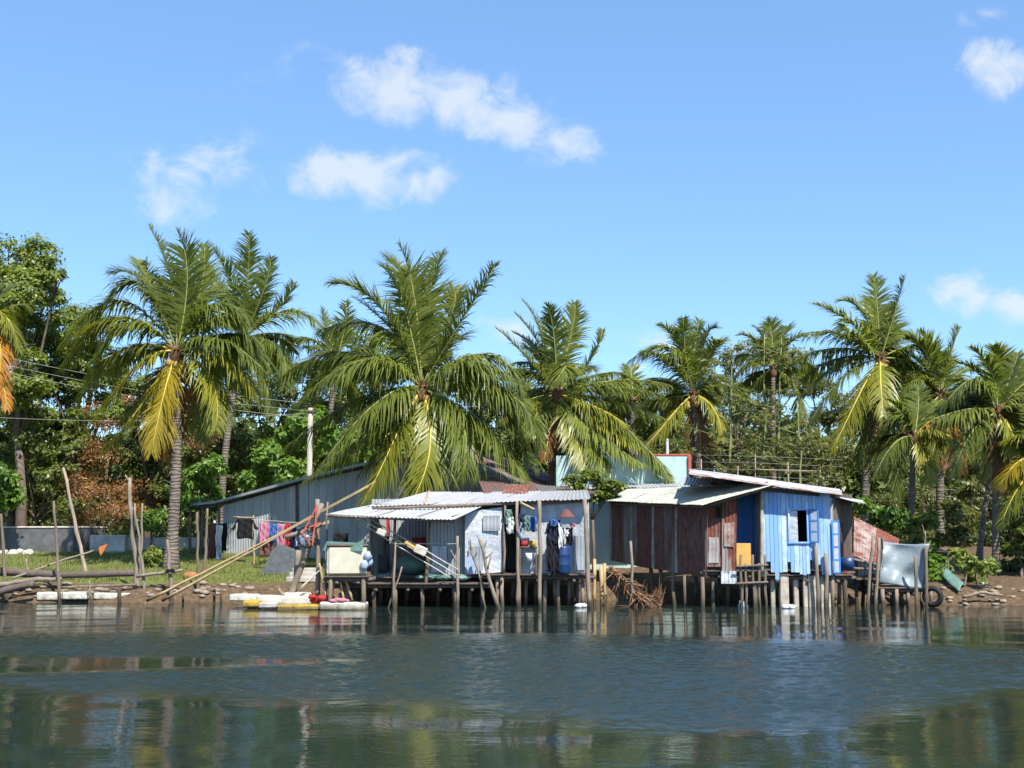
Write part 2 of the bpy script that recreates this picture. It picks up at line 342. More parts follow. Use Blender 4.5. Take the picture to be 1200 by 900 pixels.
class MB:
    """collects shapes of ONE part, then links them as one mesh"""
    def __init__(s): s.v = []; s.f = []; s.t = []; s.sm = []
    def add(s, vs, fs, tint=None, smooth=False):
        o = len(s.v); t = random.random() if tint is None else tint
        s.v += [tuple(p) for p in vs]; s.f += [tuple(i + o for i in f) for f in fs]; s.t += [t] * len(vs); s.sm += [smooth] * len(fs)
        return s
    def box(s, c, size, ax=(1, 0, 0), up=(0, 0, 1), bev=.0, tint=None):
        a = Vector(ax).normalized(); u = Vector(up).normalized(); n = u.cross(a).normalized(); u = a.cross(n)
        c = Vector(c); hx, hy, hz = [q / 2 for q in size]
        b = min(bev, hx * .9, hy * .9, hz * .9)
        if b <= 0:
            vs = [c + a * (sx * hx) + n * (sy * hy) + u * (sz * hz) for sz in (-1, 1) for sy in (-1, 1) for sx in (-1, 1)]
            fs = [(0, 2, 3, 1), (4, 5, 7, 6), (0, 1, 5, 4), (2, 6, 7, 3), (0, 4, 6, 2), (1, 3, 7, 5)]
            return s.add(vs, fs, tint)
        vs = []; idx = {}
        for sx in (-1, 1):
            for sy in (-1, 1):
                for sz in (-1, 1):
                    for k in range(3):
                        q = [sx * (hx - (b if k != 0 else 0)), sy * (hy - (b if k != 1 else 0)), sz * (hz - (b if k != 2 else 0))]
                        idx[(sx, sy, sz, k)] = len(vs); vs.append(c + a * q[0] + n * q[1] + u * q[2])
        fs = []
        for k in range(3):
            o1, o2 = [(1, 2), (2, 0), (0, 1)][k]
            for sg in (-1, 1):
                q = []
                for p1, p2 in ((-1, -1), (1, -1), (1, 1), (-1, 1)):
                    t = [0, 0, 0]; t[k] = sg; t[o1] = p1; t[o2] = p2; q.append(idx[(*t, k)])
                fs.append(tuple(q if sg > 0 else q[::-1]))
        for k in range(3):
            o1, o2 = [(1, 2), (2, 0), (0, 1)][k]
            for s1 in (-1, 1):
                for s2 in (-1, 1):
                    t1 = [0, 0, 0]; t1[k] = -1; t1[o1] = s1; t1[o2] = s2; t2 = list(t1); t2[k] = 1
                    q = [idx[(*t1, o1)], idx[(*t2, o1)], idx[(*t2, o2)], idx[(*t1, o2)]]
                    fs.append(tuple(q if s1 * s2 < 0 else q[::-1]))
        for sx in (-1, 1):
            for sy in (-1, 1):
                for sz in (-1, 1):
                    q = [idx[(sx, sy, sz, 0)], idx[(sx, sy, sz, 1)], idx[(sx, sy, sz, 2)]]
                    fs.append(tuple(q if sx * sy * sz > 0 else q[::-1]))
        return s.add(vs, fs, tint)
    def beam(s, p, q, w, h=None, up=(0, 0, 1), tint=None):
        p, q = Vector(p), Vector(q); d = q - p
        if abs(d.normalized().dot(Vector(up))) > .98: up = (0, 1, 0)
        return s.box((p + q) / 2, (d.length, w, h or w), d, up, bev=min(w, h or w) * .12, tint=tint)
    def tube(s, pts, rad, n=8, tint=None, smooth=True, caps=True):
        pts = [Vector(p) for p in pts]
        if not isinstance(rad, (list, tuple)): rad = [rad] * len(pts)
        vs = []; fs = []
        ref = Vector((0, 0, 1)); T0 = (pts[-1] - pts[0]).normalized()
        if abs(T0.z) > .9: ref = Vector((1, 0, 0))
        for i, p in enumerate(pts):
            T = (pts[min(i + 1, len(pts) - 1)] - pts[max(i - 1, 0)]).normalized()
            a = T.cross(ref).normalized(); b = T.cross(a)
            for k in range(n):
                an = 2 * math.pi * k / n; vs.append(p + (a * math.cos(an) + b * math.sin(an)) * rad[i])
        for i in range(len(pts) - 1):
            for k in range(n): fs.append((i * n + k, i * n + (k + 1) % n, (i + 1) * n + (k + 1) % n, (i + 1) * n + k))
        if caps: fs += [tuple(range(n - 1, -1, -1)), tuple(range((len(pts) - 1) * n, len(pts) * n))]
        return s.add(vs, fs, tint, smooth)
    def stick(s, p, q, r0, r1=None, wob=.02, n=7, seg=6, tint=None):
        """a crooked natural pole"""
        p, q = Vector(p), Vector(q); r1 = r1 or r0 * .8
        pts = []; rad = []
        for i in range(seg + 1):
            t = i / seg; j = 0 if i in (0, seg) else wob
            pts.append(p.lerp(q, t) + V(random.uniform(-j, j), random.uniform(-j, j), random.uniform(-j, j) * .3))
            rad.append((r0 + (r1 - r0) * t) * random.uniform(.88, 1.12))
        return s.tube(pts, rad, n, tint)
    def ball(s, c, r, n=10, m=7, sq=(1, 1, 1), tint=None, jit=0):
        c = Vector(c); vs = []; fs = []
        for i in range(m + 1):
            th = math.pi * i / m
            for k in range(n):
                ph = 2 * math.pi * k / n; j = 1 + random.uniform(-jit, jit)
                vs.append(c + V(r * sq[0] * math.sin(th) * math.cos(ph) * j, r * sq[1] * math.sin(th) * math.sin(ph) * j, r * sq[2] * math.cos(th) * j))
        for i in range(m):
            for k in range(n): fs.append((i * n + k, (i + 1) * n + k, (i + 1) * n + (k + 1) % n, i * n + (k + 1) % n))
        return s.add(vs, fs, tint, True)
    def lathe(s, c, prof, n=18, tint=None):
        c = Vector(c); vs = []; fs = []
        for r, z in prof:
            for k in range(n):
                a = 2 * math.pi * k / n; vs.append(c + V(r * math.cos(a), r * math.sin(a), z))
        for i in range(len(prof) - 1):
            for k in range(n): fs.append((i * n + k, i * n + (k + 1) % n, (i + 1) * n + (k + 1) % n, (i + 1) * n + k))
        return s.add(vs, fs, tint, True)
    def torus(s, c, Rr, r, ax=(0, 1, 0), n=22, m=8, tint=None):
        c = Vector(c); A = Vector(ax).normalized(); u = A.orthogonal().normalized(); w = A.cross(u); vs = []; fs = []
        for i in range(n):
            a = 2 * math.pi * i / n; d = u * math.cos(a) + w * math.sin(a)
            for k in range(m):
                b = 2 * math.pi * k / m; vs.append(c + d * (Rr + r * math.cos(b)) + A * (r * math.sin(b)))
        for i in range(n):
            for k in range(m): fs.append((i * m + k, ((i + 1) % n) * m + k, ((i + 1) % n) * m + (k + 1) % m, i * m + (k + 1) % m))
        return s.add(vs, fs, tint, True)
    def slab(s, outline, thick, nrm=(0, 1, 0), tint=None, wave=0.0, fr=9.0):
        """a flat outline with thickness (cloth or cut sheet), gently waved"""
        n = Vector(nrm).normalized(); o = [Vector(p) for p in outline]; k = len(o)
        def wv(p): return p + n * (wave * math.sin(p.x * fr + p.z * 2.3))
        vs = [wv(p) - n * (thick / 2) for p in o] + [wv(p) + n * (thick / 2) for p in o]
        fs = [tuple(range(k)), tuple(range(2 * k - 1, k - 1, -1))] + [(i, i + k, (i + 1) % k + k, (i + 1) % k) for i in range(k)]
        return s.add(vs, fs, tint)
    def grid(s, fn, nu, nv, thick=.004, tint=None, tints=None, smooth=False):
        """two-sided thin sheet from fn(u,v) -> (point, normal)"""
        vs = []; w = nu + 1; tt = []
        for side in (0, 1):
            for j in range(nv + 1):
                for i in range(nu + 1):
                    p, n = fn(i / nu, j / nv); vs.append(p - n * (thick * side))
                    tt.append(tints(i / nu) if tints else 0)
        fs = []; off = w * (nv + 1)
        for j in range(nv):
            for i in range(nu):
                a = j * w + i; fs.append((a, a + 1, a + w + 1, a + w)); fs.append((a + off, a + w + off, a + w + 1 + off, a + 1 + off))
        rim = [i for i in range(w)] + [j * w + nu for j in range(1, nv + 1)] + [nv * w + i for i in range(nu - 1, -1, -1)] + [j * w for j in range(nv - 1, 0, -1)]
        for a, b in zip(rim, rim[1:] + rim[:1]): fs.append((a, a + off, b + off, b))
        o = len(s.v); s.add(vs, fs, tint, smooth)
        if tints: s.t[o:] = tt
        return s
    def corr(s, A, B, C, D, pitch=.095, amp=.011, width=.8, rag=.03, sag=.0, lift=.006, hole=None):
        """corrugated sheets side by side from A-B (low edge) to D-C (high edge); ridges run low to high"""
        A, B, C, D = map(Vector, (A, B, C, D)); L = ((B - A).length + (C - D).length) / 2
        ns = max(1, round(L / width)); N0 = (B - A).cross(D - A).normalized()
        for k in range(ns):
            u0, u1 = k / ns, (k + 1) / ns + (.04 / L if k < ns - 1 else 0); t = random.random(); o1, o2 = random.uniform(-rag, rag), random.uniform(-rag, rag)
            off = N0 * (lift * (k % 2) + random.uniform(0, .004)); ph = random.random() * 6
            nu = max(4, int((u1 - u0) * L / pitch * 6)) if amp > 0 else 6
            def fn(u, v):
                uu = u0 + (u1 - u0) * u; p = A.lerp(B, uu).lerp(D.lerp(C, uu), v); d = (D.lerp(C, uu) - A.lerp(B, uu)).normalized()
                p = p + d * (o1 * (1 - v) + o2 * v) + off + N0 * (amp * math.sin(uu * L / pitch * 2 * math.pi) + .012 * math.sin(v * 5 + ph) * (1 if amp > 0 else 1.5))
                return p - V(0, 0, sag * math.sin(math.pi * uu)), N0
            s.grid(fn, nu, 5, .004, t)
        return s
    def build(s, name, mat, parent=None, loc=None):
        vs = np.array([tuple(v) for v in s.v], float)
        if parent is not None: o0 = np.array(WL[parent.name])
        else: o0 = np.array(loc if loc is not None else (vs[:, 0].mean(), vs[:, 1].mean(), vs[:, 2].min()))
        me = bpy.data.meshes.new(name); me.from_pydata([tuple(v) for v in vs - o0], [], s.f)
        me.polygons.foreach_set('use_smooth', s.sm)
        a = me.attributes.new('tint', 'FLOAT', 'POINT'); a.data.foreach_set('value', s.t)
        me.materials.append(MT[mat] if isinstance(mat, str) else mat); me.update()
        return link_mesh(name, me, parent, tuple(o0))

# ---------------------------------------------------------------- setting: water, ground, lawn
def water_sheet():
    xs = np.concatenate([[-4000, -600, -120, -50, -30], np.linspace(-19, 19, 720), [30, 50, 120, 600, 4000]])
    yy = [6.0]
    while yy[-1] < 37: yy.append(yy[-1] + .03 + .0014 * yy[-1])
    ys = np.concatenate([[-4000, -600, -60, -10, 3], yy, [40, 60, 200, 4000]])
    X, Y = np.meshgrid(xs, ys)
    def lump(s, k=7):                       # broad irregular variation
        r = np.random.default_rng(s); o = 0
        for i in range(k):
            f = .25 * 1.65 ** i; a = r.uniform(0, 6.28); o = o + np.sin(f * (np.cos(a) * X * .55 + np.sin(a) * Y) + r.uniform(0, 6.28) + 1.3 * np.sin(.37 * f * X + i)) * .75 ** i
        return o / 2.2
    n1 = lump(3); n2 = lump(21, 10) * lump(22, 9)
    px = [(-40, 17.6), (-10, 17.5), (-7.4, 17.0), (-5.7, 15.9), (-3.8, 15.2), (-2.1, 14.6), (-.8, 14.1), (.94, 13.1), (2.3, 12.7), (3.7, 13.0), (5, 13.9), (6.4, 15), (9.7, 17), (40, 18)]
    lo = np.interp(X, [p[0] for p in px], [p[1] for p in px]); hi = np.interp(X, [-40, -4, 4, 9, 40], [24.5, 24.2, 23.4, 20.8, 20.5])
    sm = lambda v, a, b: (lambda t: t * t * (3 - 2 * t))(np.clip((v - a) / (b - a), 0, 1))
    tw = np.interp(X, [-40, -9, -5, -2.2, -1], [1.7, 1.5, .9, .15, -1.2])
    tongue = 1 - sm(tw - np.abs(Y + n1 * .5 - 19.3), -.35, .35)
    wind = sm(Y + n1 * .55 + n2 * .5 - lo, -.7, 1.0) * (1 - sm(Y + n1 * .9 - hi, -1.6, 1.4)) * tongue
    wind = wind * (.88 + .12 * np.clip(lump(9), -1, 1))
    r = np.random.default_rng(11); H = np.zeros_like(X); S = np.zeros_like(X)
    for i in range(70):                     # wind ripples
        L = r.uniform(.17, .34) if i < 60 else r.uniform(.34, .6); a = r.normal(math.pi * .5 + .2, .6); k = 2 * math.pi / L
        H += np.sin(k * (np.cos(a) * X + np.sin(a) * Y) + r.uniform(0, 6.28)) * (RMS * math.sqrt(2 / 70) / k)
    for i in range(26):                     # slow remains of swell where it is calm
        L = r.uniform(.8, 3.4); a = r.normal(math.pi * .5, .5); k = 2 * math.pi / L
        S += np.sin(k * (np.cos(a) * X + np.sin(a) * Y) + r.uniform(0, 6.28)) * (.013 * math.sqrt(2 / 26) / k)
    near = (np.abs(X) < 19.5) & (Y > 5.9) & (Y < 37.2)
    Z = np.where(near, H * wind + S * (1 - .5 * wind) * (.7 + .5 * np.clip(lump(5), -1, 1)), 0)
    v = np.stack([X, Y, Z], -1).reshape(-1, 3); nx = len(xs); a = (np.arange(len(ys) - 1)[:, None] * nx + np.arange(nx - 1)[None]).ravel()
    return v, np.stack([a, a + 1, a + nx + 1, a + nx], 1), np.where(near, wind, 0).ravel()
RMS = .19
wv, wf_, wat = water_sheet()
o = np_mesh('water', wv, wf_, 'water', loc=(0, 0, 0), smooth=True, attrs={'wind': wat}); tag(o, 'calm dark lagoon water with a wind rippled band', kind='structure')
xs = np.concatenate([[-4000, -1000, -300, -150, -110], np.linspace(-80, 80, 321), [110, 150, 300, 1000, 4000]])
ys = np.concatenate([[24, 28, 31], np.linspace(32.5, 54, 87), [58, 64, 72, 85, 110, 200, 600, 4000]])
gv = []; cov = []
for y in ys:
    for x in xs:
        z = ground_z(float(x), float(y)); d = y - shore(float(x))
        if 0.1 < d < 20 and abs(x) < 81: z += .05 * math.sin(x * 2.3 + y) * math.sin(y * 1.9 - x * .7) + .035 * math.sin(x * 5.1) * math.sin(y * 4.3)
        gv.append((x, y, z))
        lawn = 1 / (1 + math.exp((min(60.0, x) + 6.5) * 1.5)); edge = min(1, max(0, (d - .7) / .8))
        cov.append(edge * (.25 + .75 * lawn) if y < 51 else .35)
nx = len(xs); gf = [(j * nx + i, j * nx + i + 1, (j + 1) * nx + i + 1, (j + 1) * nx + i) for j in range(len(ys) - 1) for i in range(nx - 1)]
o = np_mesh('ground', gv, gf, 'ground', loc=(0, 40, 0), smooth=True, attrs={'cover': cov}); tag(o, 'earth bank and lawn along the shore', kind='structure')

def blades(n, xr, yr, h0, h1, keep):
    vs = []; fs = []; t = []; c = 0
    while c < n:
        x = rng.uniform(*xr); y = rng.uniform(*yr)
        if not keep(x, y): continue
        z = ground_z(x, y); a = rng.uniform(0, 6.28); h = rng.uniform(h0, h1); w = .016; lx, ly = rng.normal(0, h * .4, 2)
        ca, sa = math.cos(a) * w, math.sin(a) * w
        k = len(vs); vs += [(x - ca, y - sa, z - .01), (x + ca, y + sa, z - .01), (x + lx, y + ly, z + h)]; fs.append((k, k + 1, k + 2)); q = rng.random(); t += [q] * 3; c += 1
    return vs, fs, t
vs, fs, t = blades(26000, (-20, -4.5), (36.8, 50), .05, .13, lambda x, y: y - shore(x) > .95 + .4 * math.sin(x * 1.3))
o = np_mesh('grass', vs, fs, 'grass', tint=t); tag(o, 'short green lawn grass on the left bank', 'grass', kind='stuff')

# ---------------------------------------------------------------- leaves, trees, palms
def leaf_cloud(clumps, n, size, aspect=.55, up=.55, sub=11, spread=.34):
    """kite shaped leaves gathered in sub-clusters on every clump; clumps = [(centre, radius, weight)]"""
    wts = np.array([c[2] * c[1] ** 2 for c in clumps]); wts = wts / wts.sum(); P = []; O = []
    for (c, r, _), w in zip(clumps, wts):
        k = max(8, int(n * w)); ns = sub + int(rng.integers(0, 5))
        d = rng.normal(size=(ns, 3)); d /= np.linalg.norm(d, axis=1)[:, None]; d[:, 2] = np.where(d[:, 2] < -.5, d[:, 2] * .5, d[:, 2])
        sc = np.array(c) + d * (r * rng.uniform(.5, .95, ns))[:, None] * np.array([1, 1, .85])
        sr = r * rng.uniform(.6, 1.3, ns) * spread
        i = rng.integers(0, ns, k); g = rng.normal(size=(k, 3)); g /= np.linalg.norm(g, axis=1)[:, None]
        p = sc[i] + g * (sr[i] * rng.uniform(.25, 1.15, k))[:, None] * np.array([1, 1, .75]); P.append(p)
        o = (p - np.array(c)); O.append(o / (np.linalg.norm(o, axis=1)[:, None] + 1e-6) * .5 + g * .35)
    P = np.vstack(P); O = np.vstack(O); m = len(P)
    nrm = O + np.array([0, 0, up]) + rng.normal(0, .45, (m, 3)); nrm /= np.linalg.norm(nrm, axis=1)[:, None]
    d = rng.normal(size=(m, 3)) + np.array([0, 0, -.35]); d -= nrm * (d * nrm).sum(1)[:, None]; d /= np.linalg.norm(d, axis=1)[:, None]
    s = np.cross(nrm, d); L = (size * rng.uniform(.6, 1.4, m))[:, None]
    v = np.stack([P, P + d * L * .45 + s * L * aspect * .5, P + d * L - nrm * L * .15, P + d * L * .45 - s * L * aspect * .5], 1).reshape(-1, 3)
    f = np.arange(m * 4).reshape(-1, 4); t = np.repeat(np.clip(rng.normal(.5, .22, m), 0, 1), 4)
    return v, f, t

def tree(name, label, cat, bpx, Y, clumps, n, size, leaf='leaf_mid', bark='treebark', tr=.16, group=None, aspect=.55, spread=.34, jy=1.6, up=.55, bx=None):
    """broadleaf tree: base pixel, clumps as (px, py, r px, weight, dY)"""
    b = ground(bpx, Y); root = thing(name, b, label, cat, group); cl = []
    for c in clumps:
        px, py, r = c[:3]; w = c[3] if len(c) > 3 else 1; dy = c[4] if len(c) > 4 else random.uniform(-jy, jy)
        cl.append((at(px, py, Y + dy), r * Y / F, w))
    m = MB(); zt = min(c[0].z for c in cl); cx = sum(c[0].x for c in cl) / len(cl); cy = sum(c[0].y for c in cl) / len(cl)
    fork = V(b.x + (cx - b.x) * .5, b.y + (cy - b.y) * .4, max(b.z + .3, zt - .2 * (zt - b.z) - .2))
    m.tube([b - V(0, 0, .3), b.lerp(fork, .5) + V(random.uniform(-.1, .1), 0, 0), fork], [tr * 1.25, tr, tr * .8], 9)
    m.build('trunk', bark, root)
    lm = MB()
    for c, r, _ in cl:
        q = fork.lerp(c, .5) + V(random.uniform(-.2, .2), random.uniform(-.2, .2), r * .25)
        lm.tube([fork, q, c, c + V(random.uniform(-.4, .4), random.uniform(-.3, .3), .6) * r], [tr * .5, tr * .3, tr * .16, tr * .05], 6)
        for _k in range(4):
            d = V(random.gauss(0, 1), random.gauss(0, 1), random.gauss(.3, .8)).normalized() * r * .85; lm.tube([q.lerp(c, .7), c + d * .5 + V(0, 0, .1), c + d], [tr * .18, tr * .10, tr * .04], 5)
    lm.build('limbs', bark, root)
    v, f, t = leaf_cloud(cl, n, size, aspect, up=up, spread=spread)
    np_mesh('crown', v, f, leaf, root, tint=t)
    return root

def frond_mesh(P0, P1, P2, Lmax, n=52, droop=.55, wind=(-.10, 0, 0), width=.05, thin=1.0, nseg=3):
    """rachis as a bent rib plus folded leaflets that hang; returns (leaf verts, faces, tint) and rib points"""
    P0, P1, P2 = (np.array(p, float) for p in (P0, P1, P2))
    ts = np.linspace(.10, 1.0, n) ** .95; V_, F_, T_ = [], [], []
    arc = np.linalg.norm(P1 - P0) + np.linalg.norm(P2 - P1)
    bend = np.array([-.07 * rng.uniform(-.2, 1.6), rng.normal(0, .03), rng.normal(0, .035)]); ft = rng.normal(0, .10); ph1, ph2 = rng.uniform(0, 6.28, 2)
    for side in (-1, 1):
        for t in ts:
            if rng.random() > thin: continue
            t = min(1, max(0.05, t + rng.normal(0, .006)))
            p = (1 - t) ** 2 * P0 + 2 * t * (1 - t) * P1 + t * t * P2 + bend * arc * t ** 4
            T = 2 * (1 - t) * (P1 - P0) + 2 * t * (P2 - P1) + 4 * bend * arc * t ** 3; T /= np.linalg.norm(T) + 1e-9
            S = np.cross(T, (0, 0, 1.0)); ln = np.linalg.norm(S)
            S = S / ln if ln > .25 else np.array((1.0, 0, 0)) - T * T[0]; S /= np.linalg.norm(S); U = np.cross(S, T)
            prof = (min(1, t / .28) ** .7) * (1 - max(0, (t - .55) / .45) ** 1.6 * .72)
            L = Lmax * prof * rng.uniform(.82, 1.12) * (rng.uniform(.3, .8) if rng.random() < .13 else 1)
            ang = .46 + .42 * t + rng.normal(0, .15) + .14 * math.sin(t * 21 + ph1 + side)
            d = S * side * math.cos(ang) + T * math.sin(ang) + U * ((.25 if droop < 1 else .12) + rng.normal(0, .1)); d /= np.linalg.norm(d)
            w = width * (.7 + .5 * prof); wd = np.cross(d, U); wd /= np.linalg.norm(wd) + 1e-9
            k = len(V_); c = p.copy(); g = droop * rng.uniform(.6, 1.4) * (1 + .3 * math.sin(t * 13 + ph2))
            for s in range(nseg + 1):
                q = s / nseg; ww = w * (.55 + .45 * math.sin(math.pi * min(1, q * .9 + .15))) * (1 - q) ** .55 + .004
                V_.append(c + wd * ww * .5); V_.append(c - wd * ww * .5)
                d = d + np.array((0, 0, -1.0)) * g * (1.1 / nseg) * (.4 + q) + np.array(wind) * (1.4 / nseg) * q * rng.uniform(.6, 1.3); d /= np.linalg.norm(d)
                c = c + d * L / nseg
            for s in range(nseg): a = k + 2 * s; F_.append((a, a + 1, a + 3, a + 2))
            tv = min(1, max(0, rng.normal(.5, .18) + ft)); T_ += [tv] * (2 * (nseg + 1))
    rib = []
    for i in range(11):
        t = i / 10; p = (1 - t) ** 2 * P0 + 2 * t * (1 - t) * P1 + t * t * P2 + bend * arc * t ** 4; rib.append(Vector(p))
    return np.array(V_), np.array(F_), T_, rib

def palm(label, Y, crown, base, fronds, back=9, Lmax=1.0, group='coconut palms on the bank', tr=.17, nuts=5, blen=None, width=.064, n=92, bow=.25, mats=('frond', 'frond_y', 'frond_gold', 'frond_o', 'leaf_dry'), wind=(-.10, 0, 0), name='coconut_palm'):
    """fronds: (mid px, mid py, tip px, tip py, tip dY, material no.)"""
    c = at(crown[0], crown[1], Y)
    if len(base) == 2: b = at(base[0], base[1], Y); b.z = ground_z(b.x, b.y)
    root = thing(name, b, label, 'palm tree', group)
    m = MB(); pts = []; rad = []; h = c.z - b.z
    for i in range(25):
        t = i / 24; p = b.lerp(c, t); p.x += bow * math.sin(math.pi * t) * (1 if c.x < b.x else -1) * .6
        pts.append(p + V(0, 0, -.2 if i == 0 else 0)); r = tr * (1 + .7 * (1 - min(1, t * 6)) ** 2) * (1 - .28 * t) * (1 + .018 * (i % 2)); rad.append(r)
    m.tube(pts, rad, 12); m.build('trunk', 'bark', root)
    s = MB()
    for k in range(14):
        a = random.uniform(0, 6.28); e = random.uniform(.1, 1.1); d = V(math.cos(a) * math.cos(e), math.sin(a) * math.cos(e), math.sin(e))
        s.tube([c - V(0, 0, .35), c + d * .18, c + d * random.uniform(.3, .5) + V(0, 0, -.04)], [.09, .06, .015], 6)
    s.ball(c - V(0, 0, .18), tr * 1.25, sq=(1, 1, 1.7)); s.build('leaf_sheath', 'coir', root)
    for k in range(nuts):
        a = random.uniform(math.pi * .95, math.pi * 2.05); q = c + V(math.cos(a) * .27, math.sin(a) * .27, -.34 - random.uniform(0, .26))
        MB().ball(q, .12, sq=(1, 1, 1.22)).build('coconut', 'nut', root)
    allf = []; dk = random.uniform(.7, 1.3)
    for fr in fronds:
        mx_, my_, tx, ty = fr[:4]; dy = fr[4] if len(fr) > 4 and fr[4] is not None else random.uniform(-1.3, .9); mt = fr[5] if len(fr) > 5 else 0
        mid = at(mx_, my_, Y + dy * .6); tip = at(tx, ty, Y + dy); ctrl = mid * 2 - (c + tip) / 2
        allf.append((c, ctrl, tip, mt))
    L0 = blen or np.mean([(f[2] - f[0]).length for f in allf]) * 1.0
    for k in range(back):
        a = random.uniform(.12, .88) * math.pi; e = random.uniform(-.12, 1.1); L = L0 * random.uniform(.8, 1.05)
        d = V(math.cos(a) * math.cos(e), math.sin(a) * math.cos(e), math.sin(e))
        ctrl = c + d * L * .55 + V(0, 0, .12 * L); tip = c + d * L - V(0, 0, L * random.uniform(.2, .45) * math.cos(e)); allf.append((c, ctrl, tip, 0))
    for p0, p1, p2, mt in allf:
        dirz = (p2 - p0).normalized().z; ln = (p1 - p0).length + (p2 - p1).length
        v, f, t, rib = frond_mesh(p0, p1, p2, (.9 if dirz > .62 else 1.12) * Lmax * min(1.15, .55 + ln / 9), n=int(n * min(1.15, .5 + ln / 9)), droop=(.5 if dirz > .62 else 1.45) * dk, width=width, wind=wind)
        o = np_mesh('frond', v, f, mats[mt], root, tint=t)
        MB().tube(rib, [(.034 if mt == 0 else .045) * (1 - .85 * i / 10) + .004 for i in range(11)], 5).build('midrib', 'rachis_y' if mt >= 1 else 'rachis', o)
    return root

# ---------------------------------------------------------------- palms
palm('coconut palm with golden lower fronds standing alone on the lawn, grey ringed trunk', 41, (207, 412), (200, 668), [
    (203, 338, 188, 270, .3), (220, 332, 217, 270, -.3), (172, 335, 133, 312, .2), (166, 335, 128, 352, -.4), (140, 372, 90, 428, -.2, 1), (146, 408, 92, 455, -.6, 1),
    (162, 480, 122, 530, -.8, 1), (192, 462, 178, 528, -1.0, 2), (182, 345, 160, 300, .8), (233, 350, 246, 292, .5), (268, 372, 306, 425, -.3), (266, 418, 314, 478, -.8, 1),
    (290, 395, 300, 460, .4), (246, 440, 262, 500, -1.0, 1), (228, 455, 236, 520, .6, 0), (176, 455, 148, 500, .5, 0), (205, 470, 196, 540, .6, 4), (150, 380, 100, 446, -1.2), (142, 352, 98, 405, .2), (160, 430, 110, 508, -1.0, 1), (258, 398, 314, 450, -1.2), (248, 360, 292, 380, -.6)], back=11, Lmax=1.2, tr=.2, nuts=7, bow=.15)
palm('tall palm with upright feathery crown directly behind the lone lawn palm, leaning bare trunk', 52, (284, 398), (258, 590), [
    (272, 335, 252, 292), (290, 335, 300, 278), (306, 350, 322, 302), (326, 362, 347, 335, -.3), (335, 365, 380, 388, -.8), (262, 345, 228, 290), (250, 375, 222, 410),
    (325, 405, 345, 452, -.8), (305, 430, 322, 490, -.6), (258, 425, 240, 470)], back=11, Lmax=1.2, tr=.17, nuts=3, bow=.3, name='coconut_palm')
palm('largest palm, broad drooping crown right over the grey tin shed', 40.5, (494, 455), (498, 672), [
    (488, 360, 478, 284, .3), (500, 362, 522, 300, .6), (482, 350, 452, 298, .8), (536, 385, 588, 318, -.2), (446, 360, 394, 338, -.5), (452, 385, 392, 385, .6), (425, 425, 352, 478, -.8),
    (420, 468, 348, 520, .4), (436, 502, 376, 560, -1.0), (460, 522, 436, 596, -1.6, 1), (505, 520, 490, 590, -1.9, 1), (540, 492, 560, 560, -1.5), (566, 496, 622, 566, -1.3), (580, 470, 632, 548, -.6),
    (572, 416, 640, 480, -.4), (566, 440, 624, 500, .5), (525, 385, 548, 335, 1.0), (410, 412, 340, 440, .9), (470, 400, 425, 350, .2), (465, 500, 420, 560, -.6), (432, 421, 360, 470, -1.9), (446, 468, 374, 545, -2.1), (588, 455, 642, 524, -1.7), (548, 424, 612, 446, -1.3, 0), (470, 350, 442, 318, -.4)], back=8, Lmax=1.35, tr=.19, nuts=8, n=100)
palm('dark trunked palm before the aqua house, its long fronds sweeping right', 43.5, (653, 462), (648, 640), [
    (650, 400, 646, 352), (632, 405, 604, 372, .4), (620, 422, 588, 378, -.2), (668, 400, 684, 356, .2), (638, 398, 618, 354, .6), (690, 425, 708, 388, -.3), (722, 446, 786, 452, -.3),
    (722, 470, 788, 492, -.6), (728, 496, 782, 552, -1.6), (700, 492, 752, 530, -1.2, 0), (618, 470, 596, 492, -.6), (628, 488, 634, 512, -1.4), (676, 490, 704, 520, -1.6), (632, 440, 600, 430, .4), (664, 430, 660, 465, -1.6), (714, 498, 748, 524, -1.7, 1), (735, 505, 796, 566, -1.9), (700, 478, 742, 500, -1.4, 1), (612, 478, 590, 500, -1.2, 1), (722, 455, 775, 470, -1.0), (708, 512, 762, 548, -2.2), (690, 515, 716, 548, -2.1), (672, 505, 690, 545, -2.0, 1), (645, 500, 640, 540, -.8, 4)], back=11, Lmax=.95, tr=.21, nuts=5, bow=.1)  # paler yellow material on some lower fronds paints them sunlit
palm('palm with a stiff bright upright frond behind the red trimmed aqua house', 53, (812, 462), (818, 600), [
    (803, 412, 802, 374), (814, 415, 822, 378), (786, 408, 752, 420), (788, 425, 757, 408), (832, 415, 848, 400), (784, 492, 764, 530, -1, 1), (836, 478, 853, 516, -1, 1), (772, 468, 728, 474), (850, 452, 884, 470), (820, 505, 826, 552, .2, 4), (796, 405, 780, 385), (826, 400, 838, 390)], back=11, Lmax=1.15, tr=.16, nuts=4, bow=.2)
palm('hazy palm rising behind two thin green stemmed trees', 57, (906, 432), (908, 600), [
    (905, 398, 902, 376), (888, 402, 866, 392), (926, 402, 946, 396), (880, 425, 860, 452), (936, 420, 960, 448), (896, 400, 884, 382), (916, 396, 926, 382), (885, 450, 868, 486), (930, 450, 946, 490)], back=11, Lmax=1.2, tr=.15, nuts=0, bow=.1)
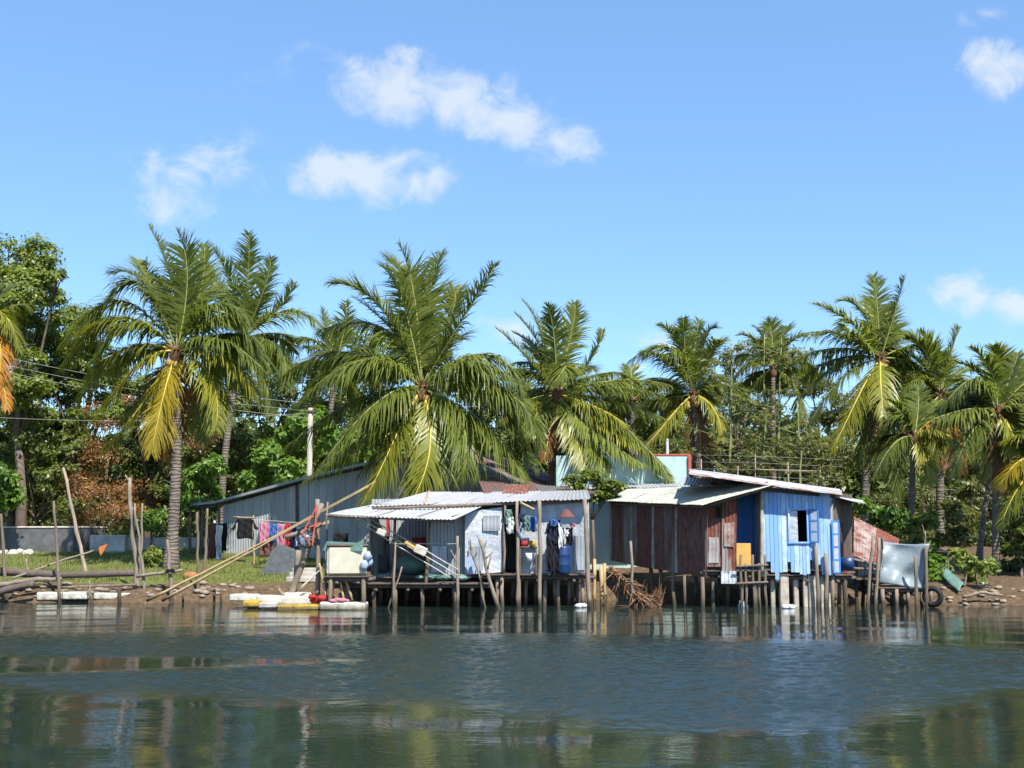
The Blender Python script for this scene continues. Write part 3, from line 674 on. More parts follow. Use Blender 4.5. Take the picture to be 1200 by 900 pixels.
palm('tall palm with one straight frond pointing up right, tallest right of the blue hut', 48, (1032, 420), (1012, 590), [
    (1029, 370, 1026, 322, .2), (1046, 375, 1060, 326, -.4), (1012, 368, 984, 345, .4), (1000, 380, 958, 356, -.2), (990, 392, 944, 390, .2), (1004, 396, 985, 382, -1.0), (985, 445, 955, 505, -.4), (1004, 470, 984, 530, -1.2, 1),
    (1032, 448, 1036, 482, -1.8, 1), (1044, 500, 1064, 582, -1.0), (1080, 404, 1112, 424, -.2), (1076, 430, 1100, 472, -.6), (986, 424, 950, 462, .6), (1060, 445, 1075, 500, -.3), (1020, 490, 1014, 548, -.2), (1040, 470, 1046, 530, -.6, 4), (1022, 462, 1012, 515, .2, 4)], back=13, Lmax=1.15, tr=.18, nuts=6, bow=.35)
palm('palm on a straight pale trunk between the tall palm and the rusty roof', 47, (1103, 462), (1103, 662), [
    (1098, 420, 1078, 386), (1114, 416, 1128, 384, -.3), (1084, 412, 1062, 392), (1126, 436, 1152, 428), (1074, 445, 1052, 478), (1078, 490, 1052, 532, -.8), (1128, 470, 1146, 520, -.6), (1100, 500, 1092, 552, -1.0), (1140, 455, 1172, 462), (1112, 495, 1116, 548, -.3, 4)], back=13, Lmax=1.2, tr=.17, nuts=4, bow=.05)
palm('palm at the right bank with arched fronds over two crossing trunks', 38, (1168, 484), (1168, 688), [
    (1164, 440, 1146, 408), (1182, 448, 1198, 410, .4), (1142, 445, 1116, 478, -.4), (1132, 480, 1086, 500, -.8), (1138, 508, 1118, 560, -.8), (1196, 474, 1228, 490, -.4), (1188, 512, 1200, 566, -.9, 1), (1154, 445, 1126, 424, .3), (1200, 450, 1226, 440, .2), (1160, 530, 1148, 580, .3), (1176, 525, 1180, 580, -.2, 4)], back=13, Lmax=1.05, tr=.12, nuts=4, bow=.04)
palm('slim palm whose leaning trunk crosses in front at the right bank', 40, (1182, 470), (1147, 676), [
    (1176, 430, 1168, 404), (1200, 440, 1222, 420), (1150, 462, 1126, 500, -.5), (1205, 490, 1226, 530, -.8), (1170, 510, 1160, 560, -.4)], back=10, Lmax=1.0, tr=.10, nuts=2, bow=.25)
palm('young low palm with an orange dying frond under the taller right palms', 44, (1072, 512), (1068, 640), [
    (1108, 492, 1132, 545, -.4, 3), (1100, 504, 1136, 528, -.8, 1), (1052, 488, 1030, 520), (1084, 536, 1094, 566, -.8, 1), (1060, 486, 1046, 468), (1076, 480, 1078, 452), (1090, 486, 1106, 470), (1048, 520, 1030, 556)], back=10, Lmax=1.0, tr=.13, nuts=3, bow=.1)
palm('palm at the right edge with yellow fronds reaching down beside the bank', 37, (1226, 540), (1235, 690), [
    (1196, 540, 1172, 578, -.4, 2), (1196, 568, 1174, 612, -.6, 1), (1204, 512, 1180, 520, .2, 1), (1216, 500, 1206, 470), (1240, 500, 1250, 460), (1254, 540, 1280, 580)], back=5, Lmax=1.0, tr=.15, nuts=3, bow=.1)
palm('palm cut by the left edge, yellow and orange fronds hanging into view', 42, (-34, 392), (-40, 668), [
    (0, 366, 28, 416, -.3, 1), (-4, 392, 8, 446, -.8, 3), (-8, 420, 22, 480, -.6, 3), (-30, 330, -26, 270), (-62, 340, -90, 320), (-70, 400, -100, 450), (-50, 440, -60, 500), (-12, 338, 14, 322, .6)], back=11, Lmax=.9, tr=.19, nuts=5, bow=.1)
palm('palm half hidden behind the left shoulder of the largest palm', 54, (392, 432), (384, 600), [
    (372, 400, 346, 398), (360, 425, 330, 455), (385, 395, 376, 362), (402, 396, 414, 360), (420, 410, 446, 420), (366, 450, 350, 490), (410, 455, 424, 500)], back=10, Lmax=1.15, tr=.15, nuts=0, bow=.2)
palm('squat palm showing between the dark trunked palm and the upright frond palm', 58, (742, 470), (742, 610), [
    (740, 440, 738, 430), (722, 450, 700, 446), (762, 452, 780, 448), (722, 480, 700, 505), (764, 484, 778, 512)], back=10, Lmax=1.15, tr=.15, nuts=0, bow=.1)

# ---------------------------------------------------------------- broadleaf trees and shrubs
GT = 'broadleaf trees behind the shore'
tree('tall_tree', 'tall round headed green tree at the left edge, highest broadleaf crown', 'tree', 30, 50, [(10, 310, 38), (42, 305, 32), (55, 345, 26), (20, 355, 42), (-25, 340, 40), (45, 390, 38), (0, 405, 40), (-40, 400, 45), (68, 325, 14), (28, 335, 34), (0, 370, 40), (30, 440, 40), (-10, 450, 40), (40, 480, 34)], 40000, .17, 'leaf_mid', tr=.2, group=GT, spread=.36)
tree('shade_tree', 'dense tree filling the gap between the left edge tree and the lawn palm', 'tree', 92, 53, [(92, 378, 30), (118, 395, 34), (70, 400, 34), (95, 440, 40), (60, 452, 36), (140, 440, 34), (120, 480, 38), (80, 495, 36), (60, 430, 36), (110, 430, 34), (90, 530, 34)], 30000, .17, 'leaf_mid', tr=.22, group=GT)
tree('dark_tree', 'dark low tree at the far left behind the concrete wall', 'tree', 20, 55, [(15, 460, 48), (-30, 480, 50), (50, 510, 42), (0, 530, 45), (80, 545, 36), (-50, 420, 45), (30, 570, 36), (60, 580, 30), (-10, 580, 36)], 26000, .19, 'leaf_dark', tr=.2, group=GT)
tree('thicket_tree', 'dark tree behind the lone palm trunk, over the pale wall', 'tree', 175, 56, [(160, 470, 40), (205, 480, 40), (180, 530, 42), (140, 530, 34), (225, 525, 34), (235, 460, 36), (150, 570, 34), (200, 575, 34)], 22000, .19, 'leaf_dark', tr=.18, group=GT)
tree('dark_tree', 'dark tree beyond the shed, left of the grey pole', 'tree', 310, 58, [(300, 470, 42), (345, 450, 40), (330, 510, 44), (280, 530, 42), (370, 490, 40), (255, 490, 34), (255, 560, 30)], 20000, .19, 'leaf_dark', tr=.2, group=GT)
tree('bushy_tree', 'green tree behind the largest palm, right of the grey pole', 'tree', 430, 60, [(420, 430, 50), (470, 420, 44), (400, 480, 50), (460, 480, 50), (520, 440, 46), (520, 500, 50)], 21000, .2, 'leaf_dark', tr=.2, group=GT)
tree('bushy_tree', 'dull green tree between the two middle palms', 'tree', 590, 62, [(570, 460, 40), (610, 470, 42), (590, 510, 50), (640, 500, 40), (550, 510, 44)], 20000, .2, 'leaf_dark', tr=.2, group=GT)
tree('bushy_tree', 'dark tree above the aqua house, left of its metal pole', 'tree', 730, 62, [(690, 470, 40), (735, 462, 32), (720, 510, 50), (770, 490, 40), (760, 530, 40), (670, 520, 40)], 20000, .2, 'leaf_dark', tr=.2, group=GT)
tree('olive_tree', 'olive tree behind the thin stemmed trees, above the grey roof', 'tree', 850, 63, [(840, 450, 34), (880, 480, 40), (840, 510, 40), (920, 500, 44), (880, 540, 40), (800, 530, 36), (858, 422, 22, .7), (886, 412, 24, .7), (926, 420, 24, .7), (944, 442, 24, .7), (870, 450, 26, .8)], 21000, .2, 'leaf_olive', tr=.18, group=GT, aspect=.35)
tree('olive_tree', 'olive tree filling the space left of the tallest right palm', 'tree', 965, 60, [(950, 450, 30), (975, 480, 38), (940, 520, 40), (1000, 530, 40), (960, 560, 36)], 16000, .2, 'leaf_olive', tr=.18, group=GT, aspect=.35)
tree('olive_tree', 'feathery olive tree behind the straight pale palm trunk', 'tree', 1080, 56, [(1060, 520, 40), (1110, 540, 46), (1060, 580, 44), (1130, 600, 44), (1100, 480, 34), (1090, 630, 38)], 20000, .19, 'leaf_olive', tr=.16, group=GT, aspect=.35)
tree('olive_tree', 'feathery olive tree at the right edge behind the crossing trunks', 'tree', 1190, 54, [(1180, 540, 44), (1220, 500, 44), (1160, 590, 40), (1210, 600, 50), (1180, 640, 40), (1240, 560, 50), (1200, 460, 30)], 20000, .19, 'leaf_olive', tr=.16, group=GT, aspect=.35)
for px, Y, lab in ((-160, 52, 'dark tree outside the left of the view'), (1330, 52, 'dark tree outside the right of the view')):
    tree('dark_tree', lab, 'tree', px, Y, [(px, 440, 70), (px - 60, 480, 70), (px + 60, 500, 60), (px, 560, 70)], 7000, .28, 'leaf_dark', tr=.25, group=GT)
GS = 'shrubs and saplings under the palms'
tree('bush', 'bright green bush at the far left edge beside the wall end', 'bush', 8, 47, [(5, 560, 22), (-15, 590, 24), (14, 585, 18)], 3500, .2, 'leaf_bright', tr=.05, group=GS)
tree('bush', 'dry brown bush with dead branches behind the pale wall', 'bush', 112, 50.5, [(110, 570, 24), (130, 600, 22), (95, 605, 18), (115, 535, 20), (145, 575, 20), (160, 600, 16), (90, 570, 18)], 5600, .15, 'leaf_dry', tr=.04, group=GS, aspect=.3, spread=.8)
tree('bush', 'dense dark shrub standing over the dark block wall, hiding the left tree trunks', 'bush', 45, 51.3, [(30, 520, 30), (62, 555, 28), (18, 585, 28), (84, 596, 20), (48, 598, 24), (5, 540, 30), (84, 520, 26)], 11000, .17, 'leaf_dark', tr=.06, group=GS)
tree('bush', 'reddish dry shrub hanging left of the golden frond', 'bush', 120, 51.5, [(112, 480, 15), (128, 500, 14), (150, 490, 15), (152, 470, 10)], 1300, .14, 'leaf_dry', tr=.04, group=GS, aspect=.4, spread=.8)
tree('bush', 'orange brown dry shrub right of the lone palm trunk', 'bush', 236, 54, [(230, 480, 17), (245, 510, 15), (228, 520, 13)], 1300, .14, 'leaf_dry', tr=.04, group=GS, aspect=.4, spread=.8)
tree('bush', 'light green bush between the lone palm and the shed posts', 'bush', 236, 48, [(232, 560, 20), (250, 545, 16), (222, 585, 18), (245, 585, 18)], 3600, .22, 'leaf_bright', tr=.05, group=GS)
tree('bush', 'grassy green bush at the end of the pale wall', 'bush', 178, 48.6, [(172, 612, 14), (190, 605, 12)], 2000, .2, 'leaf_bright', tr=.04, group=GS, aspect=.3)
tree('bush', 'lush bright bush over the shed roof, left of the grey pole', 'bush', 325, 52, [(318, 535, 26), (345, 520, 28), (300, 560, 24), (340, 555, 24), (352, 495, 18)], 6000, .24, 'leaf_bright', tr=.08, group=GS)
tree('bush', 'bright bush behind the shed roof, right of the grey pole', 'bush', 395, 53, [(385, 510, 28), (400, 540, 26), (375, 490, 18), (420, 520, 22)], 5000, .24, 'leaf_bright', tr=.08, group=GS)
tree('small_tree', 'spreading small tree with flat layers between grey hut and cream roof', 'small tree', 694, 37.6, [(672, 566, 12), (692, 558, 13), (708, 570, 12), (724, 568, 10), (700, 582, 11), (680, 578, 10), (716, 580, 9), (664, 578, 7)], 3400, .13, 'leaf_mid', tr=.05, group=GS, jy=.4, up=1.4)
tree('bush', 'bright bush behind the dark brown lean-to, above the rusty roof', 'bush', 1022, 40.5, [(1020, 600, 14), (1046, 606, 17), (1008, 590, 9), (1034, 614, 14)], 3000, .16, 'leaf_bright', tr=.05, group=GS)
tree('bush', 'rounded mid green bush behind the grey tarpaulin', 'bush', 1070, 42, [(1066, 618, 16), (1082, 640, 18), (1056, 640, 16), (1090, 612, 14)], 3600, .16, 'leaf_mid', tr=.05, group=GS)
tree('bush', 'light green bush right beside the grey tarpaulin posts', 'bush', 1104, 37, [(1100, 660, 12), (1110, 674, 12), (1096, 676, 10)], 2200, .14, 'leaf_bright', tr=.04, group=GS)
tree('bush', 'mangrove bush on the right bank in front of the crossing trunks', 'bush', 1140, 35.6, [(1132, 660, 15), (1146, 680, 13), (1158, 664, 13), (1122, 650, 12)], 3400, .13, 'leaf_mid', tr=.04, group=GS)
tree('bush', 'dark mangrove bush at the right edge of the bank', 'bush', 1190, 37, [(1186, 640, 20), (1202, 664, 18), (1182, 668, 14), (1215, 630, 22)], 4200, .15, 'leaf_dark', tr=.05, group=GS)
tree('bush', 'tall olive bush between straight trunk and leaning trunk', 'bush', 1125, 45, [(1122, 600, 20), (1128, 630, 20), (1138, 575, 16), (1112, 630, 14)], 4000, .17, 'leaf_olive', tr=.05, group=GS)
tree('bush', 'low leafy bush at the foot of the lone lawn palm', 'bush', 182, 41.6, [(178, 648, 9), (172, 656, 8), (188, 654, 7)], 1200, .13, 'leaf_mid', tr=.02, group=GS, jy=.3)

# thin green stemmed trees with sparse twigs
def thin_tree(label, px, Y, top, lean, tw):
    b = ground(px, Y); root = thing('slender_tree', b, label, 'thin tree', 'thin stemmed sparse trees'); t = at(px + lean, top, Y)
    MB().stick(b - V(0, 0, .2), t, .085, .02, .06, 7, 9).build('trunk', 'greenstem', root)
    lm = MB(); pts = []
    for k in range(tw):
        f = random.uniform(.3, .98); p = b.lerp(t, f); a = random.uniform(0, 6.28); L = random.uniform(.6, 2.3) * (1.25 - f * .6)
        q = p + V(math.cos(a) * L, math.sin(a) * L * .7, random.uniform(.1, .5) * L); lm.stick(p, q, .022, .006, .06, 5, 4); pts += [p.lerp(q, random.uniform(.35, 1.05)) for _ in range(7)]
    lm.build('limbs', 'greenstem', root)
    v, f, tt = leaf_cloud([(p, .16, 1) for p in pts], len(pts) * 6, .17, .4, sub=4); np_mesh('crown', v, f, 'leaf_olive', root, tint=tt)
thin_tree('thin green stemmed tree behind the grey roof, left of a close pair', 852, 49, 398, 4, 26)
thin_tree('thin bare stemmed tree at the middle of the right hand woods, curved twigs', 893, 48.5, 392, 3, 30)
thin_tree('thin tree with a straight green stem, right of its near twin', 908, 48, 398, 8, 32)
thin_tree('thin tree with reddish dry twigs above the blue hut roof', 940, 47, 470, -6, 16)

# the far wood closes the view behind everything
def wood_leaves(n, xr, yr, top, size, aspect=.6):
    x = rng.uniform(*xr, n); y = rng.uniform(*yr, n); h = top(x, y); z = 1.2 + (h - 1.2) * rng.random(n) ** .8
    P = np.stack([x, y, z], 1); nrm = rng.normal(0, .6, (n, 3)) + np.array([0, -.25, .5]); nrm /= np.linalg.norm(nrm, axis=1)[:, None]
    d = rng.normal(size=(n, 3)); d -= nrm * (d * nrm).sum(1)[:, None]; d /= np.linalg.norm(d, axis=1)[:, None]; sd2 = np.cross(nrm, d); L = (size * rng.uniform(.6, 1.4, n))[:, None]
    v = np.stack([P, P + d * L * .45 + sd2 * L * aspect * .5, P + d * L - nrm * L * .15, P + d * L * .45 - sd2 * L * aspect * .5], 1).reshape(-1, 3)
    return v, np.arange(n * 4).reshape(-1, 4), np.repeat(np.clip(rng.normal(.5, .22, n), 0, 1), 4)
v, f, t = wood_leaves(150000, (-88, 88), (67, 75), lambda x, y: 8.0 + .9 * np.sin(x * .41 + y * .3) + .7 * np.sin(x * .93 - y * .8) + .5 * np.sin(x * 2.1), .5)
o = np_mesh('far_wood', v, f, 'leaf_dark', tint=t); tag(o, 'far dark wood closing the view behind the palms', 'wood', kind='stuff')
v, f, t = wood_leaves(60000, (-80, 80), (57, 63), lambda x, y: 2.6 + .9 * np.sin(x * .7 + y) + .6 * np.sin(x * 1.7 - y * .5), .26, .45)
o = np_mesh('undergrowth', v, f, 'leaf_olive', tint=t); tag(o, 'tangled undergrowth beneath the background trees', 'undergrowth', kind='stuff')

# ---------------------------------------------------------------- grey tin shed on the lawn
SHL, SHR = at(262, 651, 46.5), at(600, 640, 41.5)
SHL.z = ground_z(SHL.x, SHL.y); SHR.z = ground_z(SHR.x, SHR.y)
shed = thing('tin_shed', (SHL + SHR) / 2, 'grey corrugated tin shed on the lawn with drooping left eave and dark roof', 'shed')
ridge = at(512, 531, 42.8); eaveL = at(268, 592, 46.3); eaveR = at(604, 570, 41.4)
dirw = (SHR - SHL); dirw.z = 0; dirw.normalize(); backv = V(-dirw.y, dirw.x, 0) * 6.0
def onwall(px, py):                       # a point of the gable wall plane at a pixel
    p = at(px, py, 40); o_ = V(0, 0, CAMZ); d = p - o_; n = backv.normalized(); t = (SHL - o_).dot(n) / d.dot(n); return o_ + d * t
m = MB()
prev = (262, 651); tops = [(262, 592), (318, 577), (362, 564), (420, 551), (470, 540), (512, 531), (556, 549), (600, 567)]
for (a, ya), (b, yb) in zip(tops, tops[1:]):
    A, B = onwall(a, 640), onwall(b, 640); A.z = B.z = min(SHL.z, SHR.z) - .1
    m.corr(A, B, onwall(b, yb), onwall(a, ya), pitch=.12, amp=.012, width=1.1, rag=.0)
m.build('gable_wall', 'shed', shed)
m = MB(); bl = SHL + backv; br = SHR + backv
m.corr(SHL - V(0, 0, .1) + backv, SHL - V(0, 0, .1), onwall(262, 592), onwall(262, 592) + backv, pitch=.14, amp=.012)
m.corr(SHR - V(0, 0, .1), SHR - V(0, 0, .1) + backv, onwall(600, 568) + backv, onwall(600, 568), pitch=.14, amp=.012)
m.build('side_wall', 'shed', shed)
ov = -backv.normalized() * .45
roofp = [(226, 592), (262, 588), (318, 573), (362, 561), (420, 547), (512, 527)]
m = MB()
for (a, ya), (b, yb) in zip(roofp, roofp[1:]):
    A, B = onwall(a, ya) + ov, onwall(b, yb) + ov; m.corr(A, A + backv * 1.1, B + backv * 1.1, B, pitch=.14, amp=.012, width=.9, rag=.02)
rf = m.build('roof_slope', 'zinc', shed)
m = MB(); A, B = onwall(512, 526) + ov * 3, onwall(608, 566) + ov * 3
m.corr(B, B + backv * 1.3, A + backv * 1.3, A, pitch=.14, amp=.014, width=.85, rag=.05); m.build('roof_slope', 'roof_dark', shed)
m = MB()
for (a, ya), (b, yb) in zip(roofp, roofp[1:]): m.beam(onwall(a, ya) + ov * 1.06 + V(0, 0, -.02), onwall(b, yb) + ov * 1.06 + V(0, 0, -.02), .03, .10)
m.build('rake_strip', 'zinc', shed)
for px in (229, 243, 262):
    p = onwall(px, 655); p += ov * .8; p.z = ground_z(p.x, p.y) - .2; q = onwall(px, 592) + ov * .8
    MB().stick(p, V(p.x, p.y, q.z - .02), .06, .05, .02).build('post', 'post', shed)
p = onwall(262, 594) + ov; MB().beam(onwall(228, 595) + ov * .9, p, .05, .07).build('eave_beam', 'dark_wood', shed)
p, q = onwall(349, 650), onwall(349, 568); MB().beam(p - backv.normalized() * .05, q - backv.normalized() * .05, .12, .04).build('batten', 'brown_wood', shed)

# ---------------------------------------------------------------- left: concrete walls, rubble
def wall_block(name, label, pa, pb, Y0, Y1, h, w, mat, cat='wall', coping=None):
    A, B = ground(pa, Y0), ground(pb, Y1); root = thing(name, A.lerp(B, .5), label, cat)
    zb = min(A.z, B.z) - .15; zt = h
    m = MB(); L = (B - A).length; m.box(V((A.x + B.x) / 2, (A.y + B.y) / 2, (zb + zt) / 2), ((V(B.x, B.y, 0) - V(A.x, A.y, 0)).length, w, zt - zb), V(B.x - A.x, B.y - A.y, 0), bev=.02); m.build('masonry', mat, root)
    if coping:
        m = MB(); m.box(V((A.x + B.x) / 2, (A.y + B.y) / 2, zt + .035), ((V(B.x, B.y, 0) - V(A.x, A.y, 0)).length + .04, w + .06, .07), V(B.x - A.x, B.y - A.y, 0), bev=.015); m.build('coping', coping, root)
    return root
def zpix(py, Y): return at(600, py, Y).z
wall_block('block_wall', 'dark grey concrete block wall with pale top behind the left lawn', -40, 110, 50, 48.5, zpix(619, 49), 2.2, 'conc_dark', coping='plaster')
wall_block('plaster_wall', 'pale whitewashed low wall end beside the dark block wall', 111, 152, 48.2, 48.2, zpix(627, 48.2), .35, 'plaster')
wall_block('low_wall', 'long low pale wall running behind the lone palm trunk', 153, 262, 48.6, 50, zpix(630, 49), .3, 'plaster')
m = MB()
for k in range(26):
    g = ground(random.uniform(2, 42), random.uniform(46.6, 47.6)); s_ = random.uniform(.05, .15); m.ball(g + V(0, 0, s_ * .4), s_, 7, 5, (1.2, 1, .8), jit=.25)
tag(m.build('rubble_heap', 'palerubble'), 'heap of white rubble on the lawn in front of the dark wall', 'rubble')

# ---------------------------------------------------------------- left: posts, logs, floats
def upright(name, label, pt, pb, Y, r, mat='post', cat='post', group='posts along the left bank', Y2=None, wob=.03, forks=0):
    a = at(pb[0], pb[1], Y); b = at(pt[0], pt[1], Y2 or Y)
    gz = ground_z(a.x, a.y); d = (a - b).normalized(); e = a + d * max(.25, (a.z - gz) / max(.3, -d.z) + .25) if a.z > gz - .3 else a + d * .3
    r *= .7; m = MB().stick(e, b, r * 1.2, r * .7, wob * .9, 8, 9)
    for k in range(forks):
        f = random.uniform(.5, .95); p = a.lerp(b, f); m.stick(p, p + V(random.uniform(-.25, .25), random.uniform(-.1, .1), random.uniform(.15, .4)), r * .5, r * .25, .02, 6, 3)
    return tag(m.build(name, mat, loc=tuple(e)), label, cat, group)
upright('mooring_post', 'slightly tilted grey post at the left edge, by the log ends', (1, 602), (8, 702), 35.6, .075)
upright('mooring_post', 'straight pale grey post crossing the long dark log, second from the left', (63, 587), (70, 702), 35.4, .07)
upright('leaning_trunk', 'long leaning bare brown trunk planted on the lawn behind the dark log', (74, 548), (100, 670), 38.4, .085, 'palebark', 'dead trunk', None)
upright('short_stake', 'short pale stake left behind the dark log', (31, 655), (33, 674), 37.4, .07, 'drift')
upright('short_stake', 'short stake standing before the white floats under the log', (104, 680), (107, 704), 35.2, .06, 'drift')
upright('stump', 'black wet stump in the water beneath the log', (140, 689), (140, 714), 34.6, .09, 'dark_wood')
upright('driftwood_post', 'forked pale dead tree post, thickest where the log ends', (152, 560), (162, 702), 35.8, .11, 'drift', wob=.06, forks=5)
upright('driftwood_post', 'bent bleached post just right of the forked dead tree', (158, 590), (170, 702), 35.6, .06, 'drift', wob=.05)
upright('driftwood_post', 'pale straight stick behind the forked dead tree', (167, 590), (164, 668), 37.2, .055, 'drift')
upright('mooring_post', 'post with a dark rope tie in front of the lone palm trunk', (196, 632), (201, 706), 35.3, .085, 'drift')
upright('mooring_post', 'thin post right of the palm, near the bamboo booms', (231, 600), (233, 704), 36.0, .065)
upright('mooring_post', 'crooked grey post standing at the water below the shed', (243, 596), (240, 672), 38.6, .07)
for lab, px, top, bot, Y, r in (('short dark stump left of the yellow float', 251, 690, 710, 34.9, .07), ('tiny dark stump beside the left booms', 214, 697, 709, 34.9, .06), ('dark stump between two yellow floats', 304, 690, 706, 34.6, .06), ('lone wet stump below the palm foot', 259, 694, 709, 34.7, .06)):
    upright('stump', lab, (px, top), (px, bot), Y, r, 'dark_wood')
def log(name, label, pts, Y, r, mat, cat='log', group='poles and logs on the left bank', taper=.25):
    if not isinstance(Y, (list, tuple)): Y = [Y] * len(pts)
    w = [at(a, b, y) for (a, b), y in zip(pts, Y)]; m = MB(); full = []
    for a, b in zip(w, w[1:]):
        for i in range(6): full.append(a.lerp(b, i / 6) + V(0, 0, random.uniform(-.012, .012)))
    full.append(w[-1]); k = len(full); m.tube(full, [r * (1 - taper * i / k) * random.uniform(.93, 1.07) for i in range(k)], 8)
    return tag(m.build(name, mat), label, cat, group)
log('log', 'long dark horizontal log along the left bank', [(-30, 668), (20, 671), (70, 674), (162, 671)], 35.9, .13, 'brown_wood')
log('log', 'curved pale branch under the long dark log at the left', [(-30, 692), (10, 684), (40, 679), (72, 679)], 35.5, .085, 'drift')
log('log', 'thick brown branch dipping to the water at the left corner', [(-20, 702), (10, 690), (40, 684)], 35.2, .12, 'brown_wood')
log('pole', 'thin pale pole slanting from the log up to an orange rag', [(14, 678), (66, 659), (110, 645)], [35.5, 36.5, 37.5], .035, 'drift', 'pole')
log('pole', 'short pole lashed to the tied post, pointing at the forked dead tree', [(160, 675), (215, 668)], 35.5, .05, 'drift', 'pole')
log('pole', 'lower horizontal pole above the white floats', [(70, 689), (160, 685)], 35.6, .045, 'post', 'pole')
m = MB(); a, b, c, d, e = at(116, 641, 37.4), at(127, 637, 37.4), at(122, 645, 37.4), at(118, 651, 37.4), at(116, 647, 37.4)
m.slab([a, e, d, c, b], .03, wave=.03); tag(m.build('rag', 'orange'), 'orange rag tied at the tip of the slanting pole', 'rag')
m = MB(); p = at(200, 668, 35.25); m.torus(p, .095, .03, (0, 0, 1)); m.torus(p - V(0, 0, .05), .095, .03, (0, 0.1, 1)); tag(m.build('rope_tie', 'black'), 'dark rope wound round the post before the palm', 'rope')
def chunk(m, px0, px1, py0, py1, Y, dep, jit=.03):
    a = at(px0, py1, Y); b = at(px1, py0, Y); c = (a + b) / 2 + V(0, dep / 2, 0)
    return m.box(c, (abs(b.x - a.x), dep, abs(b.z - a.z)), (1, random.uniform(-.06, .06), random.uniform(-jit, jit)), bev=.035)
for i, (p0, p1, t_, b_, lab) in enumerate(((42, 70, 694, 704, 'white foam float under the log, left end, yellowed corner'), (72, 103, 694, 703, 'white foam float between the grey post and the short stake'), (109, 137, 695, 703, 'white foam float right of the short stake'), (141, 158, 695, 703, 'small white foam float by the forked dead tree'))):
    tag(chunk(MB(), p0, p1, t_, b_, 35.4, .6).build('foam_float', 'foam'), lab, 'float', 'white foam floats')
m = MB(); 
for k in range(45):
    px = random.uniform(20, 300); g = ground(px, shore((px - 600) / 1400 * 36) + random.uniform(.15, .9)); s_ = random.uniform(.04, .13); m.ball(g + V(0, 0, s_ * .3), s_, 7, 5, (1.4, 1, .6), jit=.2)
tag(m.build('bank_debris', 'stone'), 'broken stones and litter strewn along the left waterline', 'debris', kind='stuff')
m = MB(); g = ground(228, 38); m.ball(g + V(0, 0, .05), .16, 9, 6, (1.7, 1, .8), jit=.12); tag(m.build('clay_heap', 'brick'), 'orange heap on the bank by the lone palm', 'heap')

# two long bamboo booms of the lift net
log('bamboo_boom', 'upper of two long bamboo booms rising from the water over the awning', [(172, 704), (300, 640), (440, 564)], [34.6, 34.2, 33.9], .042, 'bamboo', 'bamboo pole', 'long bamboo booms', .78)
log('bamboo_boom', 'lower of two long bamboo booms, ending near the winch', [(190, 704), (300, 643), (432, 570)], [34.5, 34.1, 33.9], .042, 'bamboo', 'bamboo pole', 'long bamboo booms', .78)

# ---------------------------------------------------------------- winch on driftwood legs
wr = at(358, 700, 33.6); wr.z = 0
win = thing('net_winch', wr, 'driftwood winch with old wheel and red crank frame beside the booms', 'winch')
m = MB(); m.stick(at(336, 712, 33.8), at(378, 590, 33.6), .10, .07, .05, 8, 7); m.build('leg', 'drift', win)
m = MB(); m.stick(at(372, 712, 33.9), at(372, 585, 33.9), .075, .06, .03); m.build('leg', 'drift', win)
m = MB(); m.stick(at(344, 712, 34.4), at(350, 645, 34.4), .09, .08, .04); m.build('leg', 'drift', win)
m = MB(); m.stick(at(326, 690, 33.3), at(343, 710, 33.2), .05, .04, .01); m.build('brace', 'drift', win)
m = MB(); m.stick(at(334, 630, 33.6), at(386, 612, 33.5), .07, .06, .02); m.build('axle', 'drift', win)
wc = at(360, 629, 33.3); wh = MB().torus(wc, .28, .035, (.15, 1, 0)).build('wheel', 'rubber', win)
m = MB()
for k in range(10):
    a = k * math.pi / 5; m.beam(wc, wc + V(math.cos(a) * .27, -.04 * math.cos(a), math.sin(a) * .27), .012)
m.build('spokes', 'steel', wh); MB().ball(wc, .06, sq=(1, 1.4, 1)).build('hub', 'steel', wh)
m = MB()
for a, b in (((354, 626), (372, 592)), ((366, 640), (372, 592)), ((354, 626), (366, 640)), ((362, 618), (378, 612))): m.beam(at(*a, 33.15), at(*b, 33.4), .035)
m.build('crank_frame', 'redpaint', win)
log('winch_pole', 'rope tied stick between winch and white ice box', [(352, 690), (375, 668), (386, 655)], 33.2, .03, 'rope', 'pole')
upright('mooring_post', 'tall straight post left of the awning with the booms resting on it', (384, 588), (381, 700), 33.0, .055)
m = MB(); g = ground(328, 39.4); m.slab([g + V(-.5, 0, 0), g + V(.62, 0, 0), g + V(.6, 0, .72), g + V(.1, 0, .95), g + V(-.12, 0, .8)], .5, (0, 1, 0)); tag(m.build('covered_pile', 'greytarp'), 'pile under dark grey tarp on the lawn behind the winch', 'pile')
m = MB(); g = ground(357, 37.2)
for k in range(3): m.box(g + V(.02 * k, .25 * k, .08 + .13 * k), (.95 - .06 * k, .3, .16), bev=.02)
tag(m.build('block_steps', 'conc'), 'pale concrete steps on the bank behind the winch', 'steps')

# sticks leaning on the float
for lab, a, b in (('thin stick leaning left in the trio above the foam raft', (395, 655), (388, 704)), ('middle stick of the trio above the foam raft', (394, 655), (403, 704)), ('rightmost stick of the trio above the foam raft', (397, 655), (413, 703)), ('left slim stick behind the red cloth', (374, 660), (383, 702))):
    log('stick', lab, [b, a], 32.2, .035, 'bamboo', 'stick', 'sticks on the foam raft')
